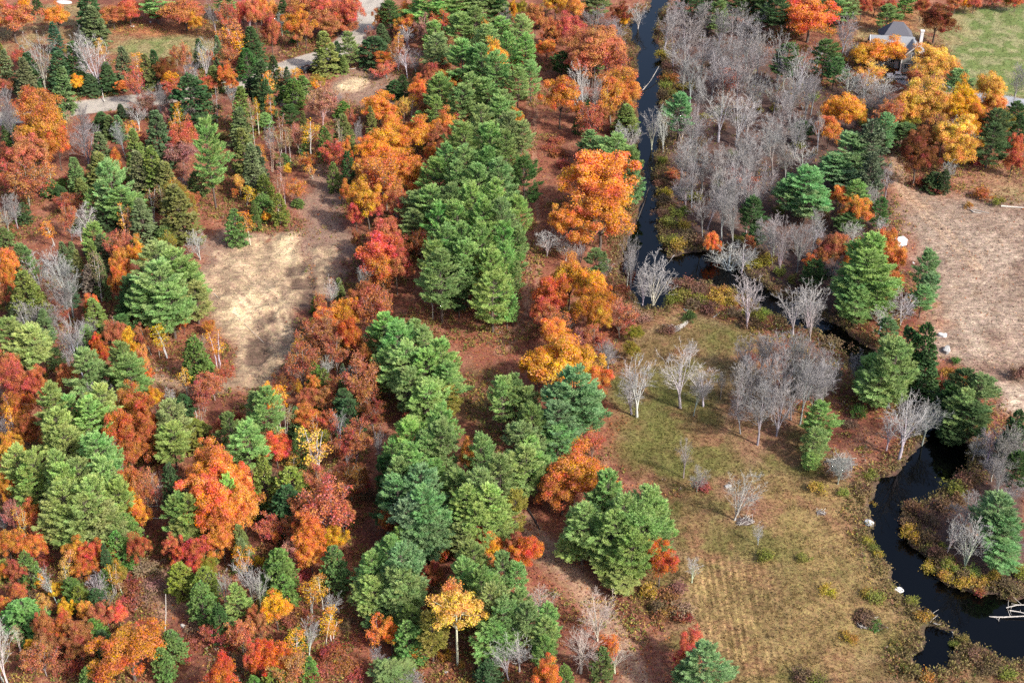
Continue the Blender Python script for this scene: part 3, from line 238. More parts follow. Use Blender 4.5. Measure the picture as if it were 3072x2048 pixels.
O R -41.9 195.7 7.0 5.2;B k -34.7 193.8 11.0 3.8;N w -31.2 202.4 7.1 2.9;L s -28.2 196.7 10.0 4.4;L r -29.7 195.8 9.0 3.9;N p -24.0 195.6 9.2 2.3;H g -37.7 196.2 9.0 2.3;L r -33.2 203.7 7.0 2.9;
P g -1.6 205.5 13.1 4.5;P g 1.5 255.6 14.8 4.0;P g 0.9 246.9 11.5 2.7;P g 0.3 241.1 7.4 2.1;O a 11.8 246.8 13.2 7.5;O a 16.3 242.1 13.2 5.9;O a 16.1 237.0 12.3 6.7;O a 17.2 234.5 9.7 4.6;
O a 9.9 248.8 8.8 3.6;O u 7.6 242.0 11.4 8.0;O s 5.8 239.0 8.8 4.1;L s 8.1 235.9 8.0 4.9;N w 7.7 268.3 7.1 5.7;N w 11.8 266.4 6.3 5.4;N w 14.9 261.9 8.3 2.8;P g 18.2 259.1 7.4 4.0;
N w 19.8 257.9 5.5 3.4;N w 25.3 253.6 15.4 3.6;N w 24.5 255.3 10.8 3.1;N w 29.6 249.6 13.2 7.8;N w 27.5 249.6 10.8 3.6;L s 21.8 237.0 8.0 5.8;N g 11.1 237.9 5.5 3.5;O o 8.5 229.4 8.8 6.6;
O a 8.7 217.4 13.2 11.8;O a 4.9 218.0 10.6 6.1;O a 13.0 216.8 11.4 6.8;O o 16.8 214.7 8.8 4.6;L s 15.9 228.8 8.0 4.3;L p 13.6 228.7 7.0 3.4;N p 18.4 226.5 6.4 3.4;N p 18.8 224.9 5.9 4.5;
O e 24.8 234.8 4.3 3.2;O e 23.9 228.8 4.6 3.1;N w 23.5 211.0 14.4 7.0;N w 22.5 211.9 6.8 5.2;N w 32.0 214.1 13.8 6.5;N w 34.9 226.8 7.0 3.1;N w 36.4 214.6 8.5 6.0;N p 34.2 211.5 8.8 3.2;
N w 42.1 211.5 14.1 4.8;N p 40.0 216.9 6.2 1.9;N p 45.1 212.5 12.9 4.6;N p 48.5 224.1 9.2 3.7;N p 46.1 224.4 8.3 4.2;N p 45.0 202.8 13.6 7.1;N p 42.3 206.0 8.3 3.7;N w 47.2 263.3 7.4 9.4;
N w 50.0 262.4 6.4 5.6;N w 48.2 240.5 12.7 6.5;K y 37.2 272.2 2.2 3.9;K y 44.1 252.0 2.2 4.3;K y 42.9 249.5 2.0 3.4;K y 46.5 249.5 2.0 3.0;K e 49.1 244.3 2.2 3.6;K e 52.0 243.5 2.0 3.6;
K g 36.5 243.5 1.6 3.0;K m 37.1 255.1 2.0 4.3;K e 35.4 250.9 2.2 4.3;K m 39.6 253.1 2.2 4.6;K e 39.5 249.5 2.0 4.0;K m 41.6 246.5 1.8 3.9;K m 35.6 256.0 1.8 3.4;K y 55.1 264.5 2.4 3.5;
K y 53.0 263.3 2.0 3.2;K m 37.9 248.1 1.8 4.2;K m 54.4 268.2 2.0 3.5;K e 33.8 249.8 1.8 3.0;K e 35.0 273.8 2.0 3.6;K m 39.1 275.7 2.0 4.9;K m 41.9 273.8 2.0 3.9;K m 46.9 245.3 1.5 3.3;
K m 49.4 241.3 1.3 4.2;P d 53.9 270.2 6.6 3.5;O o 44.2 269.4 7.0 3.5;O s 52.1 267.9 5.3 2.6;P g 0.5 207.9 12.3 4.0;P g 2.6 205.6 10.7 3.7;P b 11.3 203.0 16.4 7.0;P b 8.8 202.5 13.1 6.0;
P b 13.0 203.1 12.3 5.8;P b 9.0 198.8 12.3 5.9;P g 3.8 198.8 12.3 4.1;P g 1.8 192.3 12.3 5.6;P g 3.3 190.6 10.7 4.8;P b 8.2 197.6 8.2 5.7;O y 6.5 199.1 3.5 1.3;L r 14.5 198.2 6.0 3.4;
N w 30.5 193.4 8.3 2.6;K s 47.5 228.1 2.0 2.3;K s 23.4 253.4 2.0 3.7;K s 21.9 250.0 2.0 3.7;K p 25.0 245.3 1.5 3.9;K s 22.8 240.3 2.0 4.2;K p 27.0 243.4 1.3 3.6;K m 31.7 239.3 1.2 3.3;
N p 57.9 261.1 12.9 4.7;N p 61.9 261.6 11.3 5.6;N w 65.2 264.1 11.0 3.8;N p 56.9 264.4 10.1 4.4;O s 68.0 262.8 8.8 5.0;O s 70.5 263.2 9.7 4.7;O s 67.1 262.8 6.2 4.1;O o 64.5 260.0 5.3 3.4;
P d 63.6 254.4 7.4 4.6;N p 68.1 253.9 7.4 4.0;N w 76.4 274.5 4.9 3.6;P g 73.7 250.6 16.4 8.1;P g 72.2 246.3 14.8 8.9;P g 70.9 244.7 11.5 7.4;P g 69.9 241.3 9.0 6.5;P g 74.2 243.2 10.7 5.9;
P d 69.3 246.9 8.2 4.8;O c 80.7 262.4 10.6 5.6;O c 81.0 256.4 10.6 5.2;O c 73.1 260.4 8.8 4.0;O c 71.9 258.6 6.2 3.1;O c 79.5 249.6 7.9 4.5;O c 79.0 249.6 5.3 3.3;P b 86.2 250.9 11.5 4.5;
P b 85.9 246.8 9.0 3.6;P b 84.2 243.8 7.4 3.9;N w 79.7 241.0 8.2 6.2;N w 74.6 238.2 6.4 4.4;H d 75.7 222.8 14.0 4.7;H d 78.2 220.0 17.0 4.7;H d 78.3 218.4 12.0 4.7;H d 74.9 220.7 11.0 4.2;
P b 74.8 233.8 6.6 3.2;P g 71.1 213.7 15.1 7.8;P g 71.6 216.3 11.5 6.3;P g 68.1 216.6 9.8 6.0;P g 74.8 218.0 7.4 3.6;P g 68.9 213.1 9.0 6.2;N p 66.0 218.7 8.3 4.1;N w 57.1 237.8 12.3 6.7;
N w 61.0 241.3 12.0 5.9;N w 60.3 235.8 10.5 4.9;N p 49.6 221.3 12.0 5.6;N p 51.6 217.8 13.8 6.0;N p 54.0 217.2 12.9 5.5;N p 56.4 215.9 13.8 6.0;N p 49.1 212.2 13.8 5.9;N p 59.0 214.8 12.9 5.2;
N p 51.6 210.7 12.9 5.4;N p 56.3 211.0 12.5 5.9;N p 57.8 211.3 11.0 4.9;N p 48.9 205.4 13.3 5.8;N p 61.9 218.7 8.3 3.0;N p 52.3 210.0 8.3 4.0;N p 53.8 208.8 15.7 4.8;P g 55.8 203.3 9.0 5.0;
P g 54.0 197.8 7.4 4.2;K g 65.1 210.4 3.0 2.7;N w 69.9 198.3 12.9 7.2;N w 71.4 202.1 11.0 5.0;N w 68.2 200.9 8.3 3.9;N g 75.3 203.1 9.2 5.3;P d 83.1 210.9 10.7 5.1;P g 82.8 206.5 10.7 5.6;
P g 86.1 209.1 10.7 5.1;P d 81.3 209.3 9.8 4.3;P d 83.6 203.9 8.2 5.8;P d 80.4 203.8 6.6 4.5;O a 86.8 217.0 5.3 3.0;K o 84.9 222.7 2.0 3.1;K a 86.1 223.2 2.0 2.3;K s 83.5 220.4 2.0 2.8;
K g 87.7 227.9 1.4 1.7;K g 88.8 224.3 1.2 1.7;H d 88.8 197.5 12.0 3.6;H d 88.2 196.6 9.0 3.4;N p 85.6 197.4 7.4 5.2;N p 82.9 197.5 5.5 3.9;K m 98.6 223.5 2.5 3.4;K m 69.0 234.6 1.6 4.1;
K m 66.5 239.8 1.6 4.4;K m 64.1 234.7 1.5 4.1;K m 78.5 219.1 1.5 3.9;K m 80.8 217.3 1.5 3.6;K m 62.7 208.2 1.2 3.0;K e 58.0 260.4 2.0 2.5;K e 60.5 257.7 1.8 2.5;K m 56.2 254.0 1.6 3.4;
P l -83.8 185.3 12.3 4.9;P l -80.2 182.3 13.9 4.4;P l -81.5 181.7 11.5 4.4;P l -76.2 182.1 14.8 3.9;P l -71.5 180.6 14.8 5.3;P l -73.3 178.3 14.8 5.8;P l -67.1 178.9 15.6 4.8;P l -68.5 176.2 14.8 5.7;
P l -73.1 175.3 13.9 6.2;P l -65.1 176.9 13.1 4.6;P l -69.6 173.7 13.1 5.7;P l -74.9 174.6 10.7 5.3;P l -67.1 174.1 11.5 5.5;P l -72.6 173.5 9.0 4.8;P l -65.3 173.4 9.8 4.8;H g -64.1 174.3 8.0 4.6;
P l -65.0 174.0 6.6 4.1;O a -86.2 183.6 8.8 3.2;O u -64.4 183.5 10.6 4.9;O a -64.6 181.0 8.8 4.2;O a -62.2 178.3 7.9 3.9;L s -62.8 181.5 10.0 3.4;N w -61.3 184.9 8.3 2.7;P g -54.6 175.1 11.5 4.3;
P l -52.9 175.1 11.5 4.3;P l -54.1 174.1 8.2 4.5;H d -57.9 184.9 10.0 3.2;O o -50.7 184.7 14.1 7.4;O o -51.3 179.4 13.2 7.7;O o -47.5 182.0 13.2 6.3;O o -46.2 182.1 11.4 5.4;O o -48.3 175.4 13.2 7.9;
O o -44.7 177.3 11.4 5.8;O o -47.7 173.0 10.6 5.2;O o -47.5 171.6 7.9 4.7;P l -47.0 178.6 12.3 3.1;B e -48.5 195.1 3.7 2.1;O o -80.4 177.9 7.9 4.1;O r -78.9 175.9 6.2 2.4;N w -85.9 178.4 5.2 2.9;
L p -82.7 177.5 8.0 2.7;O o -82.3 171.2 7.9 4.3;O o -78.3 170.8 7.0 3.8;O r -79.5 165.9 6.2 2.8;H g -77.9 166.7 7.0 2.8;O a -82.1 166.7 4.4 1.9;O o -70.7 169.2 7.9 3.5;O R -68.4 168.5 7.9 3.5;
O o -66.6 170.1 7.0 3.5;O o -69.0 166.9 6.2 4.4;O e -70.2 174.7 5.3 2.4;O R -60.6 169.3 8.8 3.5;H g -64.2 170.5 8.0 3.5;B k -72.5 168.1 7.0 2.1;B k -71.2 163.8 7.7 1.4;N w -72.8 162.5 8.3 2.1;
B w -68.9 169.7 3.9 1.4;N w -65.9 163.1 6.7 3.2;O e -63.5 166.5 5.3 3.0;H g -65.6 165.4 5.0 1.9;B y -64.1 164.4 7.7 1.4;B w -62.7 164.7 4.5 0.7;O s -78.6 162.4 4.4 3.0;O y -76.4 166.4 2.6 1.2;
O y -72.7 162.8 4.4 2.5;H g -69.7 162.2 6.0 3.5;H d -65.0 159.6 6.0 3.0;N p -63.7 160.7 5.5 2.3;L k -73.0 159.3 5.0 2.3;O y -69.5 158.1 5.3 2.3;O o -80.0 159.6 4.4 2.1;H g -76.0 156.8 6.0 5.4;
O o -66.4 157.3 6.2 2.5;O s -63.6 155.5 7.0 3.4;O R -61.4 157.2 5.3 2.9;H g -63.9 153.4 6.0 2.9;H d -62.4 152.0 5.0 2.4;O s -71.6 152.9 7.9 3.5;O o -68.5 152.7 7.9 3.3;O s -65.8 151.7 7.9 4.0;
O s -70.9 150.6 6.2 3.3;O s -65.6 150.3 6.2 4.2;L s -70.5 147.5 6.0 4.4;N w -75.5 145.0 13.9 4.7;N w -76.7 146.2 11.8 3.7;B w -75.4 151.7 6.3 1.3;O y -73.7 151.8 3.5 1.6;O o -56.8 146.5 10.6 9.0;
O k -59.5 154.5 3.5 1.8;O k -55.2 152.8 4.4 2.5;H g -51.5 151.0 6.0 3.1;H g -52.0 146.6 7.0 2.8;H g -62.5 143.8 6.0 2.6;O R -51.4 170.1 7.0 4.7;O R -53.5 169.6 6.2 3.1;O R -51.2 167.8 5.3 3.8;
O s -55.2 170.8 7.0 3.1;N w -52.4 170.5 4.6 2.1;H y -52.9 164.4 7.0 3.7;H y -48.7 162.8 7.0 4.1;O e -49.2 167.1 5.3 3.0;H g -48.5 158.6 8.0 3.6;B y -48.6 160.6 4.0 1.6;H d -44.8 154.3 8.0 2.7;
P l -42.7 158.4 7.9 2.9;N w -41.6 163.1 8.3 3.7;N w -45.5 161.2 8.3 2.5;N w -47.7 163.4 6.4 2.1;O a -44.6 170.1 4.4 2.6;S y -44.7 172.9 7.6 2.6;S g -44.1 170.3 6.8 2.8;L s -41.4 151.9 7.0 3.5;
O s -42.7 152.8 4.4 2.7;H g -43.8 154.4 5.0 2.7;O s -40.1 156.2 5.3 2.3;O f -42.2 141.5 9.7 4.9;O R -38.2 145.9 8.8 3.2;H g -37.9 142.2 6.0 2.3;L r -45.6 153.5 4.0 3.4;K p -61.4 170.3 1.5 3.8;
K p -59.2 169.9 1.2 4.1;K s -61.6 165.7 1.4 4.0;K p -58.2 166.1 1.0 4.2;K s -61.1 162.4 1.4 3.5;K p -58.8 163.5 1.0 3.7;K r -61.9 161.8 1.4 2.8;K p -49.4 156.5 1.0 3.4;K r -44.1 153.3 1.2 3.4;
K r -49.3 153.9 1.2 3.8;K r -68.9 149.1 1.3 3.5;K r -66.2 148.6 1.2 3.5;K r -77.2 171.6 1.5 2.9;K m -77.5 162.3 1.5 3.2;K r -50.6 150.9 1.2 3.3;K m -42.0 149.0 1.4 3.1;K e -69.1 164.4 2.0 2.8;
K m -76.2 162.9 1.6 2.8;K e -63.5 162.0 1.8 2.8;H y -42.3 185.3 11.0 3.5;H y -37.9 183.9 9.8 5.9;H d -37.7 180.4 9.0 4.9;B w -42.1 187.3 6.0 1.3;N g -38.8 181.7 6.4 3.0;B k -39.0 194.7 3.7 2.1;
N w -35.1 196.7 3.7 2.9;L s -32.2 184.5 10.0 3.7;L s -31.2 180.0 11.0 3.6;L s -29.9 176.0 13.0 7.2;O o -33.2 172.6 10.6 4.5;O o -33.0 170.1 9.7 4.9;L s -35.4 177.8 9.0 3.6;O s -28.3 177.9 7.9 3.6;
O y -29.2 172.7 7.0 3.8;O o -32.6 168.7 7.0 4.5;L r -40.4 176.6 5.2 4.4;L p -36.0 169.1 6.0 3.3;O o -39.4 175.5 3.5 1.5;L s -37.0 176.6 5.9 2.7;H g -28.6 165.7 9.0 3.9;L m -27.9 186.8 8.0 5.0;
O m -26.4 188.7 7.0 3.0;H g -37.5 166.4 8.0 4.2;H g -37.1 164.1 7.0 4.4;H g -36.2 162.2 6.0 3.5;O y -41.2 169.6 3.5 1.2;N w -40.2 161.5 8.0 3.2;B a -30.1 161.2 7.0 2.1;B y -31.9 160.2 5.8 2.3;
N w -28.4 158.1 6.4 2.7;B y -28.9 154.0 7.0 2.0;B y -28.0 154.4 4.0 2.0;O y -36.7 156.8 7.6 4.7;N w -31.2 151.1 7.9 2.6;H g -32.8 152.6 5.0 2.4;B y -33.0 150.7 6.0 2.6;H g -30.6 147.0 5.0 2.2;
K r -28.5 151.1 2.0 2.9;O s -38.6 153.7 7.0 2.2;O f -35.8 146.2 8.8 5.4;L s -33.2 143.8 8.0 4.7;H y -35.0 143.3 6.0 4.3;N p -21.0 148.8 4.6 2.2;P d -21.4 187.0 9.8 4.0;P g -17.1 184.5 13.9 6.4;
P g -18.7 182.1 13.1 4.9;P b -15.8 179.3 13.9 6.3;P b -18.9 178.2 12.3 5.3;P b -14.3 172.6 14.8 6.1;P b -16.4 172.3 13.1 5.4;P b -13.4 171.6 11.5 5.7;P b -15.5 170.9 9.8 5.4;P d -21.1 179.4 8.2 3.4;
P g -12.3 184.0 11.5 3.7;P g -8.8 180.6 11.5 4.9;P g -5.1 177.8 13.9 5.3;P g -2.0 182.8 13.1 4.9;P g -7.6 175.1 13.1 5.2;P l -3.4 174.8 13.1 5.7;P l -6.2 172.7 11.5 5.5;P l -2.7 174.1 9.8 5.0;
P g -8.0 171.1 9.0 4.0;O u -21.2 176.4 7.0 2.2;H g -18.1 170.4 9.0 4.0;P g -19.6 168.0 9.0 4.0;P b -17.0 160.4 13.9 5.6;P g -21.0 161.6 11.5 4.6;P g -22.8 162.1 9.0 3.9;P g -17.0 158.4 11.5 5.6;
P l -21.8 158.9 9.0 4.8;P g -17.9 157.6 9.0 5.4;P g -16.9 157.5 6.6 4.5;P d -20.0 156.7 5.7 4.5;O o -12.4 171.4 4.9 3.6;O m -12.7 164.4 6.7 3.9;P g -5.7 163.5 11.5 4.4;P g -8.0 161.1 10.7 4.1;
P g -4.7 157.8 11.5 4.7;P g -3.1 153.6 12.3 4.9;P g -6.4 158.4 8.2 3.4;P g -1.0 163.0 10.7 3.4;P g -1.4 150.4 11.5 4.6;P g -2.4 149.2 9.0 4.8;O o -3.8 171.3 7.0 5.2;O y -3.1 169.6 6.2 2.4;
L o -2.9 166.4 6.0 2.8;A k -8.3 149.6 15.1 6.3;L k -8.6 155.7 12.0 3.6;H g -15.5 153.7 9.0 4.2;H g -15.6 151.0 8.0 4.2;O a -18.5 152.2 7.0 3.3;O a -15.3 150.9 3.5 2.0;L o -20.5 152.5 7.0 3.3;
P y -12.1 150.5 10.0 3.9;P g -18.2 146.0 4.1 5.2;N p -15.1 144.4 3.7 4.3;N w -0.5 146.2 7.9 3.9;B p -5.1 148.2 6.9 0.9;K o -10.3 151.2 1.5 2.0;K y -7.6 149.0 1.0 1.1;H d -3.5 145.8 5.0 3.3;
K r -26.9 152.9 1.0 3.1;K r -25.3 149.3 1.0 3.3;K r -23.9 154.4 1.0 2.7;K m -25.6 157.4 1.0 2.5;K r -31.0 148.0 1.5 3.3;K r -28.9 148.3 1.2 3.1;K m -25.4 187.7 1.4 3.0;K r -26.6 190.9 1.6 3.6;
K m -27.7 170.1 1.0 2.6;K r -23.3 147.6 1.0 3.3;K s -34.7 158.0 1.4 2.7;K r -34.5 167.9 1.8 3.1;K r -34.2 165.0 1.4 3.0;O o 10.8 186.5 11.4 9.9;O s 6.4 184.2 7.9 4.0;O o 8.6 183.6 8.8 6.9;
O r 5.3 189.3 4.4 2.8;O e 2.5 189.5 3.5 3.0;P g 2.2 187.4 11.5 6.0;P g 4.3 189.7 8.2 5.0;P g 16.1 179.8 13.1 4.8;P g 15.0 179.5 9.8 3.6;P g 21.4 172.6 14.8 5.9;P g 18.0 170.9 14.8 6.1;
P g 11.5 171.4 12.1 6.1;P g 23.2 172.8 12.3 5.2;P g 16.2 169.2 13.1 6.1;P g 20.8 169.4 12.3 6.6;P g 19.1 166.4 11.4 5.6;P l 16.7 167.0 7.4 5.4;P l 17.6 164.9 4.9 4.7;P g 23.8 171.8 9.0 4.3;
P l 10.0 172.8 5.7 5.3;O f 23.8 166.4 9.3 5.8;P y 0.5 177.1 10.7 3.1;O f 2.1 169.0 8.0 4.9;O s 0.5 170.5 7.9 3.1;P g 0.9 162.9 8.2 2.8;N k 4.4 159.0 7.3 4.8;N k 13.3 154.4 9.2 5.8;
N k 10.4 147.9 8.5 5.9;N k 15.6 147.9 5.1 3.9;L f 15.1 149.6 6.0 2.9;H g 13.4 146.6 7.0 2.6;P g 5.7 153.3 9.0 3.3;P g 5.0 150.1 9.0 3.3;P g 1.3 154.2 10.7 3.5;P g 1.9 150.4 11.5 3.7;
P g 4.5 147.5 7.4 2.8;N w 1.1 147.9 8.5 4.1;O k 2.4 151.9 4.4 1.8;O o 5.1 142.2 8.8 3.8;H g 7.7 143.6 6.0 2.4;O r 27.1 149.3 7.9 3.7;O r 26.0 147.4 6.2 3.7;P b 28.0 141.8 11.5 5.9;
P b 26.0 143.0 8.2 3.2;K a 22.6 164.2 2.2 2.8;K m 23.3 161.2 2.0 2.5;K s 25.0 162.8 2.0 3.5;K p 26.7 160.6 2.0 3.5;K s 24.8 159.7 1.6 3.2;K s 27.2 159.1 1.6 2.5;K p 27.2 165.6 1.5 2.8;
N w 29.3 167.4 5.5 2.6;N p 32.4 189.3 6.4 3.0;N w 38.1 182.1 11.7 5.6;N w 41.3 176.1 4.6 1.9;K e 41.8 172.7 1.8 2.6;K s 33.9 190.2 1.2 2.8;K m 13.4 171.4 1.0 2.2;P l 53.2 195.6 4.1 2.6;
N g 57.7 191.9 6.3 5.1;N p 85.0 192.4 5.5 4.6;N p 86.3 186.9 5.3 5.0;N p 76.9 180.0 7.4 5.4;N w 74.4 170.4 10.9 6.1;N w 72.4 173.8 8.1 2.9;P b 79.1 173.9 12.3 6.2;P b 80.3 172.3 9.8 5.2;
P b 80.0 169.9 6.6 4.7;N p 83.3 172.3 5.5 2.9;P d 86.5 188.1 9.8 3.5;K y 67.7 177.9 2.2 3.2;K m 70.1 176.8 2.2 3.2;K y 69.0 170.8 1.6 2.4;K y 70.7 168.1 1.6 2.6;K y 73.1 166.5 1.6 2.6;
K y 75.9 167.1 1.6 2.6;K y 78.4 167.8 1.6 2.6;K r 75.3 164.7 1.4 1.6;K m 80.1 166.3 1.8 3.1;K m 69.2 184.4 2.0 3.3;K m 71.0 181.4 2.0 3.2;K m 70.6 172.8 2.0 2.9;K m 75.2 184.4 2.0 3.8;
K m 80.2 191.0 2.2 4.1;K e 77.7 189.1 2.2 3.8;K e 72.4 170.2 1.6 2.9;K m 73.3 168.7 1.4 2.6;K e 75.5 169.0 1.4 2.6;K m 67.5 181.8 1.6 2.7;K m 81.6 164.8 1.6 2.6;K y 62.7 187.0 1.0 1.5;
K y 60.1 177.0 1.0 2.2;K e 60.4 174.9 1.0 1.9;K y 60.8 173.5 1.0 1.4;K e 48.1 172.5 1.0 2.2;K y 51.3 164.9 1.2 2.6;K e 58.3 163.6 1.2 3.0;K y 57.3 164.4 1.0 2.1;K m 56.2 159.1 1.2 3.7;
K g 57.1 157.8 1.0 2.7;K m 55.3 160.2 1.1 2.8;K e 69.9 154.5 1.2 1.8;K m 43.8 147.2 1.5 3.1;K e 45.6 145.8 1.4 2.4;K m 46.3 146.3 1.2 2.4;K e 59.5 148.6 1.2 1.3;K m 71.5 151.6 1.4 3.3;
K m 73.3 149.0 1.4 3.1;K e 74.9 147.7 1.2 2.6;K a 62.6 146.8 1.2 2.2;K m 71.5 148.8 1.3 2.6;K y 53.8 189.9 1.5 2.8;K e 58.0 189.0 1.2 2.0;K m 57.8 194.5 1.2 3.9;K e 63.6 194.0 1.0 2.6;
K m 61.6 189.3 1.0 2.8;K a 52.4 155.0 1.0 2.5;K e 64.2 162.8 1.0 2.1;K a 65.3 159.6 1.0 2.5;K e 68.7 154.1 1.0 1.6;H y -82.6 168.4 3.6 2.9;N g -72.8 338.7 8.2 3.2;H d -41.2 230.9 4.6 2.5;
B y -42.8 209.6 8.6 2.4;K e 55.0 316.2 1.5 2.1;B y -92.6 207.5 7.9 1.7;B a -85.1 325.7 6.8 2.2;N p 87.2 194.4 11.5 4.4;N p -78.5 210.6 7.3 3.4;B a -77.3 275.4 7.4 1.6;K s -77.3 225.8 2.2 2.5;
L k -63.9 294.8 6.5 2.2;H d -86.0 232.1 3.2 2.5;H d -26.5 285.2 4.3 2.2;B a -89.8 187.3 6.5 1.8;B p -26.7 233.5 8.9 1.8;H g -123.6 313.5 5.4 2.3;N g -69.8 193.2 8.0 3.3;K p -130.5 363.8 1.4 2.0;
K m 95.1 351.1 2.0 3.3;N p -70.1 182.8 7.7 3.4;N p -31.6 307.7 7.2 3.1;K e 50.0 336.9 1.4 2.7;K e 68.6 340.7 2.1 2.8;K s -40.1 173.7 1.5 2.7;L p -70.4 301.3 4.4 2.9;L s -94.4 298.0 5.1 2.9;
S y -35.9 248.2 7.6 2.4;S d -92.3 249.1 5.4 2.6;K e 61.9 287.9 1.3 3.3;S g -32.2 217.9 7.0 1.8;B y -37.1 186.5 7.9 2.0;K e 43.1 350.3 2.1 2.9;S y -52.6 325.1 7.8 1.9;K s -98.4 295.8 1.3 2.7;
K m 62.6 270.7 1.4 2.8;L p -87.4 328.1 6.3 2.2;K m 44.7 286.7 1.2 2.3;N p 64.7 308.2 12.1 3.6;K m 72.6 315.9 1.3 2.4;K m 42.6 338.3 1.8 2.1;N w -85.6 223.8 7.0 2.8;K m 55.8 368.8 1.9 3.0;
K s -132.7 370.0 1.7 2.7;K e -72.7 166.2 1.6 2.7;B k -128.5 317.0 8.6 1.9;K e -85.0 188.9 1.7 2.0;H g -64.5 206.2 4.8 3.0;K m 76.9 176.1 1.4 2.4;L k -84.1 200.0 6.7 3.1;H g -33.8 237.7 4.1 2.9;
K m 61.8 256.9 2.0 2.8;B a -61.6 331.6 8.7 2.1;L s -35.1 210.6 6.6 3.2;B k -112.8 368.6 8.1 2.4;L s -55.0 317.1 5.3 3.1;L s -93.4 369.4 5.8 3.2;H y -38.1 202.2 4.5 2.1;B y -42.3 228.1 6.6 1.6;
K m 77.0 342.2 1.6 2.3;H d -107.0 264.9 5.2 3.1;B w -78.2 147.4 8.9 2.2;S d -97.3 401.2 8.3 2.3;S d -44.5 196.6 6.4 1.8;K m 94.1 359.5 1.7 3.1;S g -93.0 216.1 5.5 2.4;K m 62.4 296.8 1.6 2.7;
H g -60.3 346.8 4.5 3.1;K e -73.5 204.3 2.3 3.4;K s -110.2 259.8 1.6 2.9;K g -134.1 358.2 1.4 2.5;N p 48.3 282.4 10.7 4.5;K e 86.5 320.1 1.5 3.2;S d -84.0 256.7 7.1 2.4;B w -78.4 232.4 8.2 1.6;
B k -86.6 276.0 9.0 1.9;S g -34.4 315.0 6.7 2.5;H g -98.9 280.2 3.1 2.9;H y -40.3 246.1 4.3 2.8;L p -25.8 238.5 5.7 2.3;B a -93.5 318.9 7.9 2.1;K s -33.1 159.0 1.9 2.5;K e -75.9 325.3 1.5 3.2;
N p 83.7 185.7 10.5 3.5;H y -50.1 172.6 3.5 2.9;K m 47.4 312.4 1.5 3.4;K e 50.5 274.8 1.3 2.7;K e 82.8 168.6 2.1 2.6;N p 50.1 279.2 13.6 4.1;K m -62.6 197.8 2.3 3.2;H d -106.2 294.0 3.4 3.1;
K e 41.0 296.3 2.1 2.6;K e 80.2 347.0 2.0 3.0;K e 64.7 339.6 1.5 2.1;B a -74.3 191.8 7.2 1.9;K g -43.4 191.3 2.0 2.6;B w -115.2 275.4 6.3 2.2;K s -64.2 395.3 1.5 2.6;L e -125.0 374.4 4.1 2.2;
H g -113.0 273.1 4.5 2.9;K m 71.9 283.7 2.2 2.1;S y -74.4 183.5 7.5 1.9;H g -34.9 184.7 5.2 2.2;L e -34.1 200.0 4.8 3.3;K e -58.3 313.2 2.1 2.0;K g -108.8 358.3 1.9 2.2;S d -94.8 221.4 6.3 2.1;
H y -68.4 160.8 5.6 2.4;K m 86.0 317.6 1.7 2.4;K s -107.2 302.6 1.6 2.3;B p -57.6 205.6 7.3 1.5;K s -77.7 278.0 1.9 2.1;B k -103.9 246.6 7.4 1.5;H g -28.6 268.2 5.8 2.4;H y -142.6 371.7 5.9 2.1;
K e 97.3 329.6 1.5 2.5;H g -126.8 312.6 5.9 2.1;L p -117.8 366.4 4.2 2.6;N w -37.6 245.9 8.3 3.2;S g -127.3 323.3 5.9 2.3;N p 87.5 292.4 9.8 4.8;K m 77.1 186.2 2.2 2.7;S d -84.6 202.6 7.5 2.2;
K e 86.7 323.2 1.3 3.0;L k -28.0 333.7 6.9 3.3;K m -87.0 266.5 1.2 2.6;S g -39.7 205.6 6.2 2.6;L e -75.3 267.4 6.1 3.0;B y -76.7 250.1 7.4 1.8;B y -90.5 201.4 8.9 1.7;H g -72.4 183.7 5.3 2.8;
B p -29.7 230.8 7.1 1.8;K s -55.4 200.3 2.2 2.5;B p -58.1 322.4 8.0 1.6;B a -81.5 175.5 8.8 1.7;B a -60.2 306.1 8.3 2.2;K e -71.4 171.2 2.2 2.8;K p -29.6 225.0 2.4 2.6;S d -83.1 190.9 7.7 2.5;
B y -83.7 326.2 8.7 1.9;B w -87.5 307.3 7.2 2.1;L s -106.6 261.4 5.3 3.1;K g -107.1 299.7 2.0 2.9;H g -75.7 177.2 3.5 2.3;K m 48.5 315.5 1.6 3.3;K m 47.6 322.0 1.7 2.9;K e 70.9 175.1 1.4 3.0;
N p 89.7 195.4 9.7 4.8;B y -43.4 168.7 7.1 2.1;B a -36.2 202.7 6.8 1.7;B y -112.6 263.4 8.6 2.3;H g -123.1 303.0 3.2 2.8;B y -26.4 338.3 6.2 2.3;B w -77.7 398.5 7.3 2.0;K m 73.1 265.0 2.1 2.3;
K e -122.9 358.5 1.5 3.3;L p -97.1 243.7 5.6 2.6;K e 49.0 299.2 1.8 2.4;K e 81.6 294.8 1.6 2.4;K e 59.7 335.1 1.5 2.9;K e -80.8 369.7 1.9 2.1;B a -108.8 255.2 8.3 1.6;H d -35.8 231.4 3.1 2.7;
K g -36.6 212.0 1.4 3.3;H g -87.5 246.0 3.3 2.3;L p -97.7 249.9 4.5 2.5;L p -79.2 303.1 4.2 3.4;L p -33.4 290.7 6.2 2.7;K m 93.2 318.6 1.5 3.0;K e 71.9 319.8 2.1 2.7;K m 74.4 316.0 2.1 2.4;
K g -62.7 385.4 1.3 2.3;S g -80.9 233.1 6.3 2.3;B w -73.6 209.4 6.8 1.6;S g -93.2 269.2 6.9 2.2;S g -25.2 224.3 8.3 1.8;B p -55.6 302.8 6.3 1.9;K m 78.5 303.7 2.0 2.9;K e 72.1 285.5 1.7 2.0;
